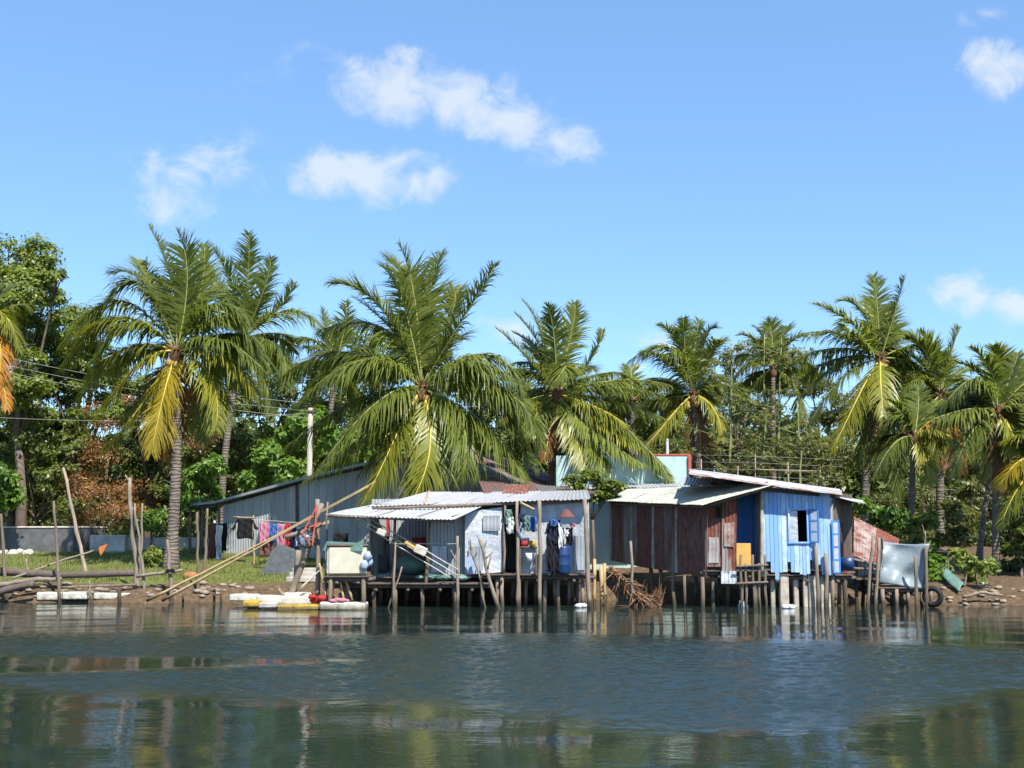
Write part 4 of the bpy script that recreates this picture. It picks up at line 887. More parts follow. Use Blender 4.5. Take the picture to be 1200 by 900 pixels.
# foam raft pieces, yellow drums, red cloth
for lab, p0, p1, t_, b_, Y, mat, cat in (('long white foam raft slab, rightmost, edge lettered with dirt', 374, 428, 706, 716, 31.9, 'foam', 'raft'), ('white foam slab behind the yellow floats', 300, 372, 699, 710, 32.8, 'foam', 'raft'), ('thin white foam slab at the bank, left of the yellow floats', 268, 300, 697, 705, 33.8, 'foam', 'raft'),
                                 ('small yellow float at the left end of the raft', 284, 303, 704, 712, 32.4, 'yellow', 'float'), ('long yellow float along the raft front', 324, 373, 709, 716, 32.0, 'yellow', 'float'), ('grey white float between the two yellow ones', 303, 324, 706, 713, 32.2, 'conc', 'float'), ('slim white foam strip under the winch', 330, 362, 695, 700, 33.4, 'foam', 'raft')):
    tag(chunk(MB(), p0, p1, t_, b_, Y, .7, .02).build('foam_raft' if cat == 'raft' else 'float_block', mat), lab, cat, 'floating raft pieces by the winch')
m = MB()
for k in range(7): m.ball(at(366 + k * 3.4, 703 - random.uniform(0, 4), 32.3 + random.uniform(-.2, .2)), random.uniform(.08, .13), 9, 6, (1.3, 1, .75), jit=.15)
tag(m.build('red_bundle', 'red'), 'crumpled red cloth bundle on the foam raft', 'cloth')
m = MB()
for k in range(5): m.ball(at(386 + k * 5, 705 - random.uniform(0, 2), 32.1 + random.uniform(-.15, .15)), random.uniform(.05, .1), 9, 6, (1.5, 1, .6), jit=.2)
tag(m.build('pink_cloth', 'pink'), 'faded pink cloth spread next to the red bundle', 'cloth')

# ---------------------------------------------------------------- clothes
def cloth_panel(m, tl, tr, bl, br, fold=.03, nf=2.5, rag=.02, th=.006):
    """hanging cloth between four corners; folds grow towards the hem"""
    tl, tr, bl, br = map(Vector, (tl, tr, bl, br)); p1, p2, p3 = (random.random() * 6.28 for _ in range(3)); k = random.uniform(.8, 1.3) * nf
    def fn(u, v):
        w = 1 - v; p = bl.lerp(br, u).lerp(tl.lerp(tr, u), v)
        n = V(0, -1, 0); d = fold * (.35 + w) * (math.sin(u * k * 6.28 + p1 + .8 * w) + .4 * math.sin(u * k * 14 + p2 + 2 * w)) + .012 * math.sin(v * 17 + u * 9 + p3)
        return p + n * d + V(.012 * math.sin(v * 9 + p2), 0, rag * w * math.sin(u * 7 + p3) - .02 * (1 - w) * math.sin(u * math.pi)), n
    return m.grid(fn, 16, 14, th, smooth=True)
def shirt(name, label, px, py, Y, w, h, mat, sleeves=True, cat='shirt', group=None, nrm=(0, 1, 0)):
    c = at(px, py, Y); m = MB()
    if sleeves:
        cloth_panel(m, c + V(-.34 * w, 0, 0), c + V(.34 * w, 0, 0), c + V(-.38 * w, 0, -h), c + V(.38 * w, 0, -1.02 * h), .03)
        for s in (-1, 1):
            a, b = c + V(s * .30 * w, -.02, 0), c + V(s * .36 * w, -.02, -.2 * h); e = c + V(s * .66 * w, -.03, -random.uniform(.5, .66) * h); f = e + V(-s * .17 * w, 0, -.05 * h)
            cloth_panel(m, *((a, b, e, f) if s > 0 else (b, a, f, e)), .018, 1.2)
    else: cloth_panel(m, c + V(-.5 * w, 0, 0), c + V(.5 * w, 0, random.uniform(-.03, .03)), c + V(-.5 * w, 0, -h), c + V(.47 * w, 0, -h * random.uniform(.92, 1.03)), min(.04, .12 * w + .01), 1.0 + 3 * w)
    return tag(m.build(name, mat), label, cat, group)
def trousers(name, label, px, py, Y, w, h, mat, group=None):
    c = at(px, py, Y); m = MB()
    cloth_panel(m, c + V(-.38 * w, 0, 0), c + V(.38 * w, 0, 0), c + V(-.46 * w, 0, -.42 * h), c + V(.46 * w, 0, -.42 * h), .025)
    for s in (-1, 1):
        x0, x1 = (-.47 * w, .0) if s < 0 else (.0, .47 * w)
        cloth_panel(m, c + V(x0, -.01, -.38 * h), c + V(x1, -.01, -.38 * h), c + V(x0 * .98 + (.04 * w if s > 0 else 0), -.01, -h * random.uniform(.95, 1)), c + V(x1 - (.04 * w if s < 0 else 0), -.01, -h), .03, 1.5)
    return tag(m.build(name, mat), label, 'trousers', group)
GC = 'washing hung out by the shed'
shirt('black_shirt', 'black long sleeved shirt spread on a rail by the shed wall', 287, 607, 42.6, .75, .72, 'black', group=GC)
shirt('dark_shirt', 'maroon and dark shirt on the left shed post', 250, 613, 44.0, .42, 1.25, 'hat', True, group=GC)
shirt('white_shirt', 'white shirt hanging at the left shed posts', 257, 615, 43.8, .24, .8, 'white', False, group=GC)
shirt('blue_cloth', 'blue cloth hanging low below the white shirt at the shed posts', 257, 640, 43.7, .2, .5, 'bluebag', False, 'cloth', GC)
shirt('black_vest', 'black garment hanging right of the white shirt', 262, 613, 43.9, .26, 1.0, 'black', False, group=GC)
log('drying_rail', 'wooden rail carrying the black shirt', [(272, 606), (300, 607)], 42.7, .04, 'drift', 'rail')
upright('rail_post', 'pale rail post under the black shirt rail', (297, 604), (297, 656), 42.8, .045, 'bamboo', 'post', None)
line = [(306, 612), (318, 613), (326, 613), (334, 613), (341, 614), (348, 616)]
for (px, py), mat, w, h, lab in zip(line, ('pink', 'bluecloth', 'pink', 'red', 'navy', 'bluebag'), (.3, .3, .24, .24, .3, .28), (.7, .62, .95, .75, .8, .7), ('pink patterned garment, left end of the washing line', 'blue garment second on the washing line', 'long pink garment in the middle of the washing line', 'red garment on the washing line', 'navy garment near the winch wheel', 'pale blue garment, right end of the washing line')):
    shirt('garment', lab, px + 4, py, 40.6, w * 1.15, h, mat, mat in ('navy', 'red'), 'garment', GC)
shirt('garment', 'dark maroon cloth below the left end of the washing line', 313, 632, 40.7, .45, .55, 'hat', False, 'garment', GC)
shirt('garment', 'red strip hanging lowest under the washing line', 337, 634, 40.4, .12, .5, 'red', False, 'garment', GC)
log('washing_line', 'thin line holding coloured washing before the shed', [(297, 609), (325, 611), (372, 614)], 40.6, .01, 'rope', 'line')

# ---------------------------------------------------------------- white ice box and things around it
b0 = at(404, 673, 32.0); m = MB()
ib = thing('ice_box', b0, 'large cream white ice box on the left deck end', 'box')
m.box(b0 + V(-.02, .4, .36), (1.02, .75, .72), (1, .25, 0), bev=.03); m.build('body', 'cream', ib)
m = MB(); m.box(b0 + V(-.15, .05, .36), (.66, .03, .69), (1, .25, 0), bev=.01); m.build('lit_front_panel', 'foam', ib)  # whiter sheet puts sunlight into the colour of the box front
m = MB(); m.box(b0 + V(-.02, .4, .76), (1.08, .8, .07), (1, .25, 0), bev=.02); m.build('lid', 'brown_wood', ib)
m = MB(); c = at(404, 637, 32.3); m.slab([c + V(-.55, 0, -.18), c + V(.5, 0, -.2), c + V(.55, 0, .12), c + V(.35, 0, .02), c + V(-.45, 0, .06)], .5); tag(m.build('green_tarp_roll', 'greentarp'), 'folded dull green tarp on top of the ice box', 'tarp')
m = MB()
for k in range(6): m.ball(at(428 + random.uniform(-4, 4), 652 + k * 3.4, 32.2 + random.uniform(-.1, .1)), .11, 9, 6, (1, 1, 1.2), jit=.2)
tag(m.build('plastic_bag', 'bluebag'), 'pale blue plastic bag hanging beside the ice box', 'bag')
shirt('black_bag', 'black cloth hung under the awning above the ice box', 400, 624, 34.2, .42, .65, 'black', False, 'cloth')

# ---------------------------------------------------------------- grey stilt house
gh = thing('grey_stilt_house', at(560, 706, 35.5).xy.to_3d(), 'grey tin stilt house with white sloping awning over the water', 'house')
ZL = at(480, 683, 33.0).z; ZR = at(640, 672, 33.6).z
def deck(root, pa, pb, Y0, Y1, z, name='deck', mat='brown_wood', n=None):
    xa, xb = at(pa, 675, Y0).x, at(pb, 675, Y0).x; m = MB(); k = int((Y1 - Y0) / .16)
    for i in range(k):
        y = Y0 + (i + .5) * (Y1 - Y0) / k; m.box(V((xa + xb) / 2 + random.uniform(-.04, .04), y, z - .025 + random.uniform(-.006, .006)), (xb - xa + random.uniform(-.1, .1), .145, .04), bev=.006)
    for y in (Y0 + .15, (Y0 + Y1) / 2, Y1 - .2): m.stick(V(xa - .1, y, z - .1), V(xb + .1, y, z - .1), .055, .05, .01, 7, 5)
    for i in range(max(2, int((xb - xa) / .8))):
        x = xa + (xb - xa) * (i + .5) / max(2, int((xb - xa) / .8)); m.stick(V(x, Y0, z - .19), V(x, Y1, z - .19), .045, .04, .01, 7, 4)
    return m.build(name, mat, root)
deck(gh, 384, 572, 32.9, 36.6, ZL); deck(gh, 382, 432, 31.9, 32.88, at(404, 674, 32.0).z - .01); deck(gh, 566, 694, 33.3, 37.4, ZR)
def stilts(root, lst, mat='post', r=.06, name='stilt'):
    for px, top, Y in lst:
        a = at(px + random.uniform(-3, 3), top, Y); gz = ground_z(a.x, Y) - .4
        MB().stick(V(a.x + random.uniform(-.05, .05), Y + random.uniform(-.05, .05), gz), a, r * random.uniform(.8, 1.25), r, .025, 8, 5).build(name, mat, root)
stilts(gh, [(437, 683, 33.1), (447, 684, 34), (460, 684, 33.05), (478, 684, 34.4), (497, 685, 33.1), (515, 684, 34), (530, 685, 33.1), (548, 685, 33.6), (565, 683, 33.1), (420, 683, 34.2), (408, 683, 35), (386, 676, 32.0), (428, 676, 32.0), (408, 676, 32.6), (455, 684, 35.4), (505, 684, 35.6), (545, 684, 35.6)])
stilts(gh, [(583, 674, 33.5), (590, 674, 33.4), (607, 674, 33.4), (617, 674, 34), (628, 674, 34.6), (641, 674, 33.7), (651, 674, 34), (657, 674, 33.6), (668, 674, 33.9), (676, 674, 34.4), (684, 674, 33.6), (598, 674, 35), (636, 674, 35.6), (672, 674, 36)], 'drift', .055)
stilts(gh, [(697, 655, 34.2), (703, 664, 34.0), (710, 660, 34.4)], 'bamboo', .05)
# tall front posts from water to roof
for pt, pb, Y, mat, r in (((632, 586), (633, 709), 33.0, 'drift', .062), ((685, 585), (691, 708), 33.0, 'drift', .065), ((463, 606), (460, 700), 33.0, 'post', .045), ((504, 610), (498, 690), 33.0, 'post', .05), ((606, 588), (607, 700), 33.3, 'drift', .05), ((436, 607), (436, 676), 34.0, 'post', .05)):
    a = at(*pb, Y); b = at(*pt, Y); a.z = min(a.z, -.2) if pb[1] > 695 else a.z
    MB().stick(a, b, r, r * .85, .02, 8, 7).build('post', mat, gh)
# walls
m = MB(); zt = at(522, 609, 33.5).z
m.corr(at(500, 674, 33.9), at(546, 675, 33.7), at(546, 600, 33.7), at(500, 600, 33.9), pitch=.10, amp=.011, rag=.01); m.build('corrugated_panel', 'zinc', gh)
m = MB(); m.corr(at(545, 674, 33.4), at(589, 671, 33.5), at(588, 594, 33.6), at(545, 600, 33.5), amp=0, width=1.2, rag=.02); m.build('flat_panel', 'zinc_flat', gh)
m = MB(); m.corr(at(610, 672, 33.8), at(690, 671, 33.62), at(690, 586, 33.62), at(610, 588, 33.8), amp=0, width=1.0, rag=.01); m.build('flat_panel', 'zinc_flat', gh)
m = MB(); p, q = at(690, 671, 33.65), at(690, 586, 33.65); m.corr(p, p + V(-.25, 3.6, 0), q + V(-.25, 3.6, .2), q, pitch=.1, rag=.01); m.build('side_wall', 'zinc', gh)
m = MB(); m.corr(V(at(436, 675, 37).x, 36.9, ZL), V(at(690, 675, 37).x, 37.2, ZR), V(at(690, 580, 37).x, 37.2, 3.15), V(at(436, 590, 37).x, 36.9, 3.05), pitch=.1, rag=.01); m.build('back_wall', 'shed', gh)
m = MB(); p, q = at(500, 675, 34.0), at(500, 600, 34.0); m.corr(p, p + V(.2, 2.9, 0), q + V(.2, 2.9, .2), q, pitch=.1, rag=.01); m.build('partition', 'shed', gh)
m = MB(); p, q = at(437, 675, 34.3), at(437, 598, 34.3); m.corr(p, p + V(.2, 2.6, 0), q + V(.2, 2.6, .1), q, pitch=.1, rag=.01); m.build('partition', 'shed', gh)  # left inner wall added to keep the open room dark
m = MB(); p, q = at(589, 672, 33.55), at(589, 594, 33.6); m.corr(p, p + V(.1, 3.3, 0), q + V(.1, 3.3, .2), q, pitch=.1, rag=.01); m.build('partition', 'shed', gh)
def patch(root, a, b, Y, mat, dy=-.05):
    m = MB(); q = [at(a[0], b[1], Y), at(b[0], b[1], Y), at(b[0], a[1], Y), at(a[0], a[1], Y)]; t = random.uniform(-.03, .03)
    q = [p + V(0, dy, t * (i % 2)) for i, p in enumerate(q)]; m.corr(*q, pitch=.1, amp=.006, width=2, rag=0); return m.build('patch', mat, root)
patch(gh, (549, 640), (566, 668), 33.42, 'zinc'); patch(gh, (672, 628), (686, 668), 33.62, 'zinc'); patch(gh, (506, 640), (524, 670), 33.82, 'zinc_flat'); patch(gh, (566, 604), (586, 622), 33.5, 'zinc')
# roofs: awning, main roof, brown back roof
m = MB(); m.corr(at(382, 603, 32.5), at(531, 609, 32.2), at(576, 589.5, 34.0), at(436, 591, 34.4), pitch=.11, amp=.012, rag=.05, sag=.03); m.build('awning', 'roof_white', gh)
m = MB(); m.corr(at(430, 594, 33.9), at(692, 584, 33.2), at(688, 574, 37.0), at(500, 577, 37.4), pitch=.11, amp=.012, rag=.06, sag=.02); m.build('roof', 'roof_white', gh)
m = MB(); m.corr(at(568, 579, 36.6), at(700, 578, 36.4), at(688, 572, 39.2), at(560, 563, 39.4), pitch=.11, amp=.013, rag=.08); m.build('back_roof', 'roof_dark', gh)
m = MB(); m.corr(at(588, 579, 36.3), at(618, 579, 36.3), at(622, 568, 38.4), at(592, 568, 38.4), pitch=.11, amp=.012, rag=.02); m.build('roof_patch', 'rust_roof', gh)
m = MB()
for a, b, Y in (((384, 604), (532, 611), 32.45), ((436, 596), (690, 587), 33.5), ((440, 592), (580, 592), 34.3)): m.stick(at(*a, Y), at(*b, Y + (.0)), .045, .04, .015, 7, 8)
for px in (395, 440, 490, 530): m.stick(at(px, 606, 32.5), at(px + 42, 593, 34.2), .035, .03, .01, 6, 4)
m.build('roof_poles', 'post', gh)
m = MB(); m.stick(at(497, 589, 34), at(503, 575, 36), .03, .025, .01); m.stick(at(610, 589, 32.8), at(626, 597, 32.7), .035, .03, .01); m.build('loose_pole', 'bamboo', gh)
# door frame sticks
m = MB(); m.stick(at(590, 672, 33.4), at(592, 592, 33.5), .04, .035, .03); m.build('door_jamb', 'post', gh)
# things in and on it
red = ((492, 630, 668, 36.0), (452, 602, 640, 36.4), (447, 622, 652, 36.0))
for (px, t_, b_, Y), lab in zip(red, ('red cloth hanging bright in the dark open room of the grey house', 'dim red garment deeper in the dark room, far left', 'dim red garment small and low in the dark room')):
    a, b = at(px, t_, 34.8 if px == 492 else Y), at(px, b_, 34.8 if px == 492 else Y); shirt('hanging_cloth', lab, px, t_, 34.8 if px == 492 else Y, .4 if px == 492 else .28, a.z - b.z, 'red', False, 'cloth', 'red cloths in the dark room')
m = MB(); c = at(438, 668, 35.0); m.box(c + V(0, .3, .2), (.8, .5, .5), bev=.05); tag(m.build('dark_chest', 'greytarp'), 'dark grey chest inside the open room', 'chest')
m = MB(); c = at(480, 672, 34.6); m.ball(c + V(0, 0, .22), .36, 12, 8, (1.6, .8, .75), jit=.08); tag(m.build('net_heap', 'greentarp'), 'heap of dull green fishing net on the room floor', 'net')
m = MB(); c = at(515, 679, 33.1)
for k in range(9): m.ball(c + V(random.uniform(-.9, .9), random.uniform(-.1, .2), .05), random.uniform(.1, .17), 9, 6, (1.6, 1, .5), jit=.2)
tag(m.build('green_net', 'greentarp'), 'green net spread along the deck edge before the grey panel', 'net')
# bundle of poles sloping down across the open room, with white pads
for i, (a, b) in enumerate((((414, 603), (536, 674)), ((416, 609), (528, 677)), ((420, 600), (538, 668)))):
    log('sloping_pole', ('middle of three thin pale poles sloping across the dark room', 'lowest of three thin pale poles sloping across the dark room', 'highest of three thin pale poles sloping across the dark room')[i], [a, b], [33.0, 32.7], .018, 'rope', 'pole', 'net poles sloping over the deck')
for px, py, s_, mat, lab in ((493, 645, .30, 'foam', 'white box tied on the sloping poles'), (447, 624, .22, 'rope', 'cloth wrapping tied round the upper sloping poles')):
    m = MB(); m.box(at(px, py, 32.6), (s_ * 1.15, s_ * .6, s_ * .8), (1, 0, -.45), bev=.03); tag(m.build('tied_box' if mat == 'foam' else 'cloth_wrap', mat), lab, 'box' if mat == 'foam' else 'cloth')
m = MB(); m.box(at(481, 639, 32.65), (.35, .07, .09), (1, 0, -.6), bev=.02); tag(m.build('orange_grip', 'ochre'), 'tan wooden piece tied left of the white box', 'block')
upright('deck_post', 'forked post at the deck front before the flat grey panel', (536, 628), (536, 708), 32.8, .075, 'drift', 'post', 'posts before the grey house', forks=1)
upright('deck_post', 'short post at the deck edge before the dark room', (464, 628), (461, 708), 32.8, .055, 'drift', 'post', 'posts before the grey house')
upright('deck_post', 'leaning driftwood trunk with side branches against the deck', (563, 632), (582, 708), 32.6, .085, 'drift', 'post', 'posts before the grey house', wob=.06, forks=4)
upright('deck_post', 'thin slanted stick in the water under the dark room', (471, 664), (455, 712), 32.9, .04, 'drift', 'stick', 'posts before the grey house')
upright('deck_post', 'bleached crooked branch left of the leaning trunk', (549, 634), (562, 680), 32.8, .05, 'drift', 'post', 'posts before the grey house', wob=.07, forks=3)
log('line', 'thin line from the pole bundle to the forked post', [(462, 637), (536, 637)], 32.8, .008, 'rope', 'line')
m = MB(); m.slab([at(545, 655, 33.2), at(552, 650, 33.2), at(560, 672, 33.2), at(548, 673, 33.2)], .06, wave=.03); tag(m.build('pale_rag', 'bluebag'), 'pale blue rag on the floor by the leaning trunk', 'rag')
# right half: washing, stand, barrel
GW = 'washing before the right panel of the grey house'
trousers('dark_trousers', 'long black trousers hung on the pale right panel', 649, 613, 33.1, .46, 1.36, 'black', GW)
shirt('navy_shirt', 'navy shirt with pale collar hung above the dark trousers', 650, 609, 33.1, .44, .6, 'navy', True, group=GW)
shirt('white_towel', 'narrow white towel beside the navy shirt', 657, 612, 33.05, .12, .72, 'white', False, 'towel', GW)
shirt('hung_cap', 'blue cap topping the navy shirt', 650, 608, 33.02, .22, .2, 'bluecloth', False, 'cap', GW)
shirt('black_bag', 'black bag hung right of the white towel', 667, 618, 33.2, .2, .5, 'black', False, 'bag', GW)
shirt('white_cloth', 'small white cloth over the black bag', 664, 620, 33.1, .12, .2, 'white', False, 'cloth', GW)
shirt('pink_cloth', 'small pink cloth at the right of the black bag', 671, 613, 33.2, .14, .12, 'pink', False, 'cloth', GW)
m = MB(); c = at(664, 606, 33.1); m.lathe(c, [(.24, 0), (.2, .05), (.1, .17), (.03, .22), (0, .225)], 16); tag(m.build('straw_hat', 'hat'), 'faded red conical hat hung on the right panel', 'hat')
for px, py, mat, lab in ((612, 602, 'navy', 'dark blue cloth hanging by the doorway'), (618, 603, 'greentarp', 'grey green shirt hanging right of the doorway'), (625, 604, 'bluecloth', 'blue cloth hung under the eave right of the doorway'), (609, 612, 'bluebag', 'light blue cloth hanging low at the door post'), (596, 596, 'greentarp', 'pale green towel in the dark doorway'), (598, 606, 'white', 'narrow white towel in the dark doorway')):
    shirt('hanging_cloth', lab, px, py, 33.35, .2, .45, mat, False, 'cloth', GW)
st = at(619, 672, 33.4); sr = thing('wash_stand', st, 'low wooden wash stand by the doorway of the grey house', 'stand')
m = MB(); m.box(st + V(0, .2, .72), (.52, .4, .04), bev=.01); m.build('top', 'brown_wood', sr)
for sx in (-.22, .22):
    for sy in (.04, .36): MB().beam(st + V(sx, sy, 0), st + V(sx, sy, .7), .045).build('leg', 'brown_wood', sr)
m = MB(); c = st + V(-.13, .15, .74); m.lathe(c, [(0, 0), (.11, 0), (.14, .15), (.125, .15), (.1, .02)], 16); tag(m.build('red_basin', 'red'), 'red basin on the wash stand', 'basin')
m = MB(); c = st + V(.12, .15, .74); m.lathe(c, [(0, 0), (.08, 0), (.1, .16), (.085, .16), (.07, .02)], 16); tag(m.build('yellow_pot', 'yellow'), 'yellow pot on the wash stand', 'pot')
m = MB(); c = st + V(.06, .0, .3); m.lathe(c, [(0, 0), (.1, 0), (.14, .26), (.13, .26), (.09, .02)], 16); tag(m.build('white_bucket', 'white'), 'white bucket hanging under the wash stand', 'bucket')
c = at(660, 672, 33.25); br = thing('water_barrel', c, 'blue plastic barrel standing on the right deck', 'barrel')
MB().lathe(c, [(0, 0), (.19, 0), (.21, .05), (.21, .22), (.222, .25), (.21, .28), (.21, .48), (.222, .51), (.21, .54), (.21, .7), (.18, .76), (0, .76)], 22).build('drum', 'barrel', br)
MB().lathe(c + V(0, 0, .76), [(.185, 0), (.185, .03), (0, .035)], 22).build('lid', 'navy', br)
m = MB(); c = at(642, 672, 33.9); m.box(c + V(-.1, .1, .35), (.5, .4, .7), bev=.03); tag(m.build('dark_crate', 'greytarp'), 'dark crate behind the hanging trousers', 'crate')

# ---------------------------------------------------------------- aqua house behind
ah = thing('aqua_house', V(at(740, 640, 44).x, 43, ground_z(3, 43)), 'aqua painted house with red edging behind the stilt huts', 'house')
zt = at(740, 534, 42).z; xa, xb = at(652, 560, 42).x, at(808, 560, 42).x; gz = ground_z(4, 42) - .2
m = MB(); m.box(V((xa + xb) / 2, 42.1, (gz + zt) / 2), (xb - xa, .2, zt - gz)); m.build('front_wall', 'aqua', ah)
m = MB(); m.box(V(xb - .1, 45.2, (gz + zt) / 2 - .2), (.2, 5.98, zt - gz - .4)); m.box(V(xa + .1, 45.2, (gz + zt) / 2 - .2), (.2, 5.98, zt - gz - .4)); m.build('side_wall', 'aqua', ah)
m = MB(); m.box(V((xb - 1.9 + xb) / 2, 42.1, zt + .028), (2.0, .25, .06), bev=.01); m.build('coping', 'redpaint', ah)
m = MB(); m.box(V(xb + .005, 42.03, (at(0, 556, 42).z + zt) / 2), (.11, .28, zt - at(0, 556, 42).z), bev=.01); m.build('corner_post', 'redpaint', ah)
m = MB(); m.corr(V(xa, 42.3, zt - .35), V(xb, 42.3, zt - .35), V(xb, 48.2, zt - .9), V(xa, 48.2, zt - .9), pitch=.14); m.build('roof', 'roof_grey', ah)
m = MB(); m.corr(at(690, 573, 40.2), at(800, 570, 40.2), at(796, 566, 41.95), at(690, 567, 41.95), pitch=.12); m.build('porch_roof', 'roof_white', ah)
p = at(782, 560, 42.5); mp_ = thing('metal_pole', V(p.x, 42.6, ground_z(p.x, 42.6)), 'thin grey metal pole rising behind the aqua house wall', 'pole')
MB().tube([V(p.x, 42.6, ground_z(p.x, 42.6)), at(782, 516, 42.6)], .05, 8).build('shaft', 'steel', mp_)
MB().ball(at(782, 516, 42.6), .055).build('cap', 'steel', mp_)

# ---------------------------------------------------------------- rusty hut
A, B = at(717, 657, 37.8), at(828, 678, 33.0); C, D = at(829, 590, 33.0), at(717, 587, 37.8)
rh = thing('rusty_stilt_hut', at(800, 706, 35).xy.to_3d(), 'rust brown tin stilt hut with cream roof beside the blue hut', 'house')
m = MB(); m.corr(A, B, C, D, pitch=.10, amp=.011, width=.72, rag=.03); m.build('left_wall', 'rust_grey', rh)
nrm = (B - A).cross(D - A).normalized(); nrm = nrm if nrm.y < 0 else -nrm
for k, t in enumerate((.0, .24, .48, .72)):
    p, q = A.lerp(B, t) + nrm * .035, D.lerp(C, t) + nrm * .035; MB().beam(p, q, .03, .09, up=nrm).build('batten', 'pale_post', rh)
m = MB(); m.corr(at(829, 663, 33.0), at(846, 664, 33.0), at(846, 585, 33.0), at(829, 590, 33.0), pitch=.10, rag=.0); m.build('front_sheet', 'rust', rh)
m = MB(); m.corr(at(846, 672, 32.95), at(863, 674, 32.95), at(863, 578, 32.95), at(846, 584, 32.95), pitch=.10, rag=.0); m.build('front_sheet', 'rust', rh)
m = MB(); m.corr(at(845, 684, 32.9), at(863, 684, 32.9), at(863, 669, 32.9), at(845, 669, 32.9), pitch=.10, rag=.0); m.build('patch_sheet', 'zinc_flat', rh)
m = MB(); m.box(at(842, 600, 32.9), (.1, .05, .3)); m.build('vent_hole_shade', 'opening_shade', rh)  # dark block paints the shade of a hole in the sheet
m = MB(); m.corr(at(860, 670, 34.3), at(896, 668, 34.2), at(896, 566, 34.2), at(860, 572, 34.3), pitch=.12, rag=.0); m.build('recess_wall', 'blue_deep', rh)
m = MB(); p, q = at(863, 664, 33.0), at(863, 578, 33.0); m.corr(p, p + V(0.02, 1.3, 0), q + V(.02, 1.3, 0), q, pitch=.1, rag=.0); m.build('recess_side', 'rust', rh)
m = MB(); m.corr(A + V(4.0, 1.6, -.2), A, D, D + V(4.0, 1.6, .3), pitch=.1); m.build('back_wall', 'shed', rh)
m = MB(); m.corr(at(707, 587, 37.6), at(823, 592, 32.4), at(908, 567, 32.7), at(735, 573, 39.6), pitch=.11, amp=.012, width=.8, rag=.05); m.build('roof', 'roof_cream', rh)
m = MB(); m.stick(at(716, 590, 37.7), at(828, 594, 32.8), .045, .04, .01); m.stick(at(829, 593, 32.8), at(900, 571, 33.0), .045, .04, .01); m.build('roof_poles', 'post', rh)
deck(rh, 826, 897, 33.05, 36.5, at(860, 668, 33.05).z)
stilts(rh, [(826, 676, 33.1), (838, 672, 33.3), (850, 676, 33.9), (804, 674, 33.9), (790, 672, 34.2), (776, 668, 35.4), (760, 664, 36.1), (868, 668, 33.3), (884, 668, 33.4), (840, 670, 35), (815, 672, 35.2)], 'post', .055)
upright('broken_post', 'pale broken post in the water before the rusty wall', (739, 634), (742, 712), 33.3, .07, 'drift', 'post', None)
m = MB(); m.box(at(871, 650, 33.25), (.42, .05, .62), bev=.01); tag(m.build('yellow_board', 'ochre'), 'yellow board leaning in the recess next to the blue hut', 'board')
patch(rh, (848, 612), (860, 640), 32.95, 'rust_roof'); patch(rh, (830, 630), (842, 660), 33.0, 'rust', -.04)
# bamboo rack at the water
rk = at(882, 708, 32.8); rk.z = 0; rr = thing('bamboo_rack', rk, 'small bamboo rack of thin poles at the foot of the recess', 'rack')
for px in (868, 874, 882, 889, 896):
    top = 650 if px in (868, 882) else 660 if px != 896 else 650; a = at(px, top, 32.8); MB().stick(V(a.x, 32.8, -.5), a, .04, .035, .02).build('pole', 'post', rr)
for py in (664, 684): MB().stick(at(862, py, 32.72), at(900, py - 2, 32.72), .035, .03, .01).build('crossbar', 'post', rr)
# dry palm frond heap
m = MB(); c = at(716, 668, 33.6); e = at(758, 709, 33.2); 
for k in range(150):
    t = random.random(); p = c.lerp(e, t) + V(random.gauss(0, .06), random.gauss(0, .12), random.gauss(0, .05)); d = V(random.gauss(.35, .45), random.gauss(-.1, .5), random.gauss(-.55, .3)).normalized() * random.uniform(.2, .6); 
    m.tube([p, p + d * .6 + V(0, 0, .05), p + d], [.018, .014, .004], 4, smooth=False)
m.tube([c + V(0, 0, .1), c.lerp(e, .5), e], [.05, .06, .02], 6)
tag(m.build('dry_frond', 'dryleaf'), 'fallen dry brown palm frond against the bank left of the rusty hut', 'dead frond')
m = MB()
for k in range(60):
    p = at(random.uniform(738, 775), random.uniform(695, 710), 33.4); d = V(random.gauss(0, .5), random.gauss(0, .3), random.gauss(.5, .3)).normalized() * random.uniform(.2, .5); m.tube([p - V(0, 0, .1), p + d], [.014, .004], 4, smooth=False)
tag(m.build('dry_brush', 'dryleaf'), 'spiky dry brushwood at the waterline below the rusty wall', 'brushwood')

# ---------------------------------------------------------------- blue hut
bh = thing('blue_stilt_hut', at(935, 706, 34).xy.to_3d(), 'bright blue plank stilt hut with open shuttered window', 'house')
A, B, C, D = at(894, 672, 33.2), at(976, 672, 33.0), at(976, 577, 33.0), at(894, 570, 33.2)
def wallp(u, z): p = A.lerp(B, u); return V(p.x, p.y, z)
W0, W1 = (926 - 894) / 82, (948 - 894) / 82; wz0, wz1 = at(936, 636, 33.1).z, at(936, 597, 33.1).z
m = MB(); u = 0.0
n = V(0, -1, 0)
while u < 1.0:
    w = random.uniform(.045, .075); u1 = min(1, u + w); zt = D.z + (C.z - D.z) * (u + u1) / 2; zb = A.z + random.uniform(-.05, .05) - (.12 if random.random() < .15 else 0); t = random.random(); um = (u + u1) / 2; yo = random.uniform(0, .008)
    if random.random() < .12: zb += random.uniform(.1, .35)
    segs = [(zb, zt)] if not (W0 < um < W1) else [(zb, wz0), (wz1, zt)]
    for z0, z1 in segs:
        p = wallp(um, (z0 + z1) / 2); m.box(p + V(0, yo, 0), ((B - A).length * (u1 - u) - .008, .022, z1 - z0), (B - A), bev=.003, tint=t)
    u = u1
m.build('plank_wall', 'blue', bh)
wd = MB(); 
for z in (wz0, wz1): wd.box(wallp((W0 + W1) / 2, z) + V(0, -.02, 0), ((B - A).length * (W1 - W0) + .08, .07, .05), B - A, bev=.006)
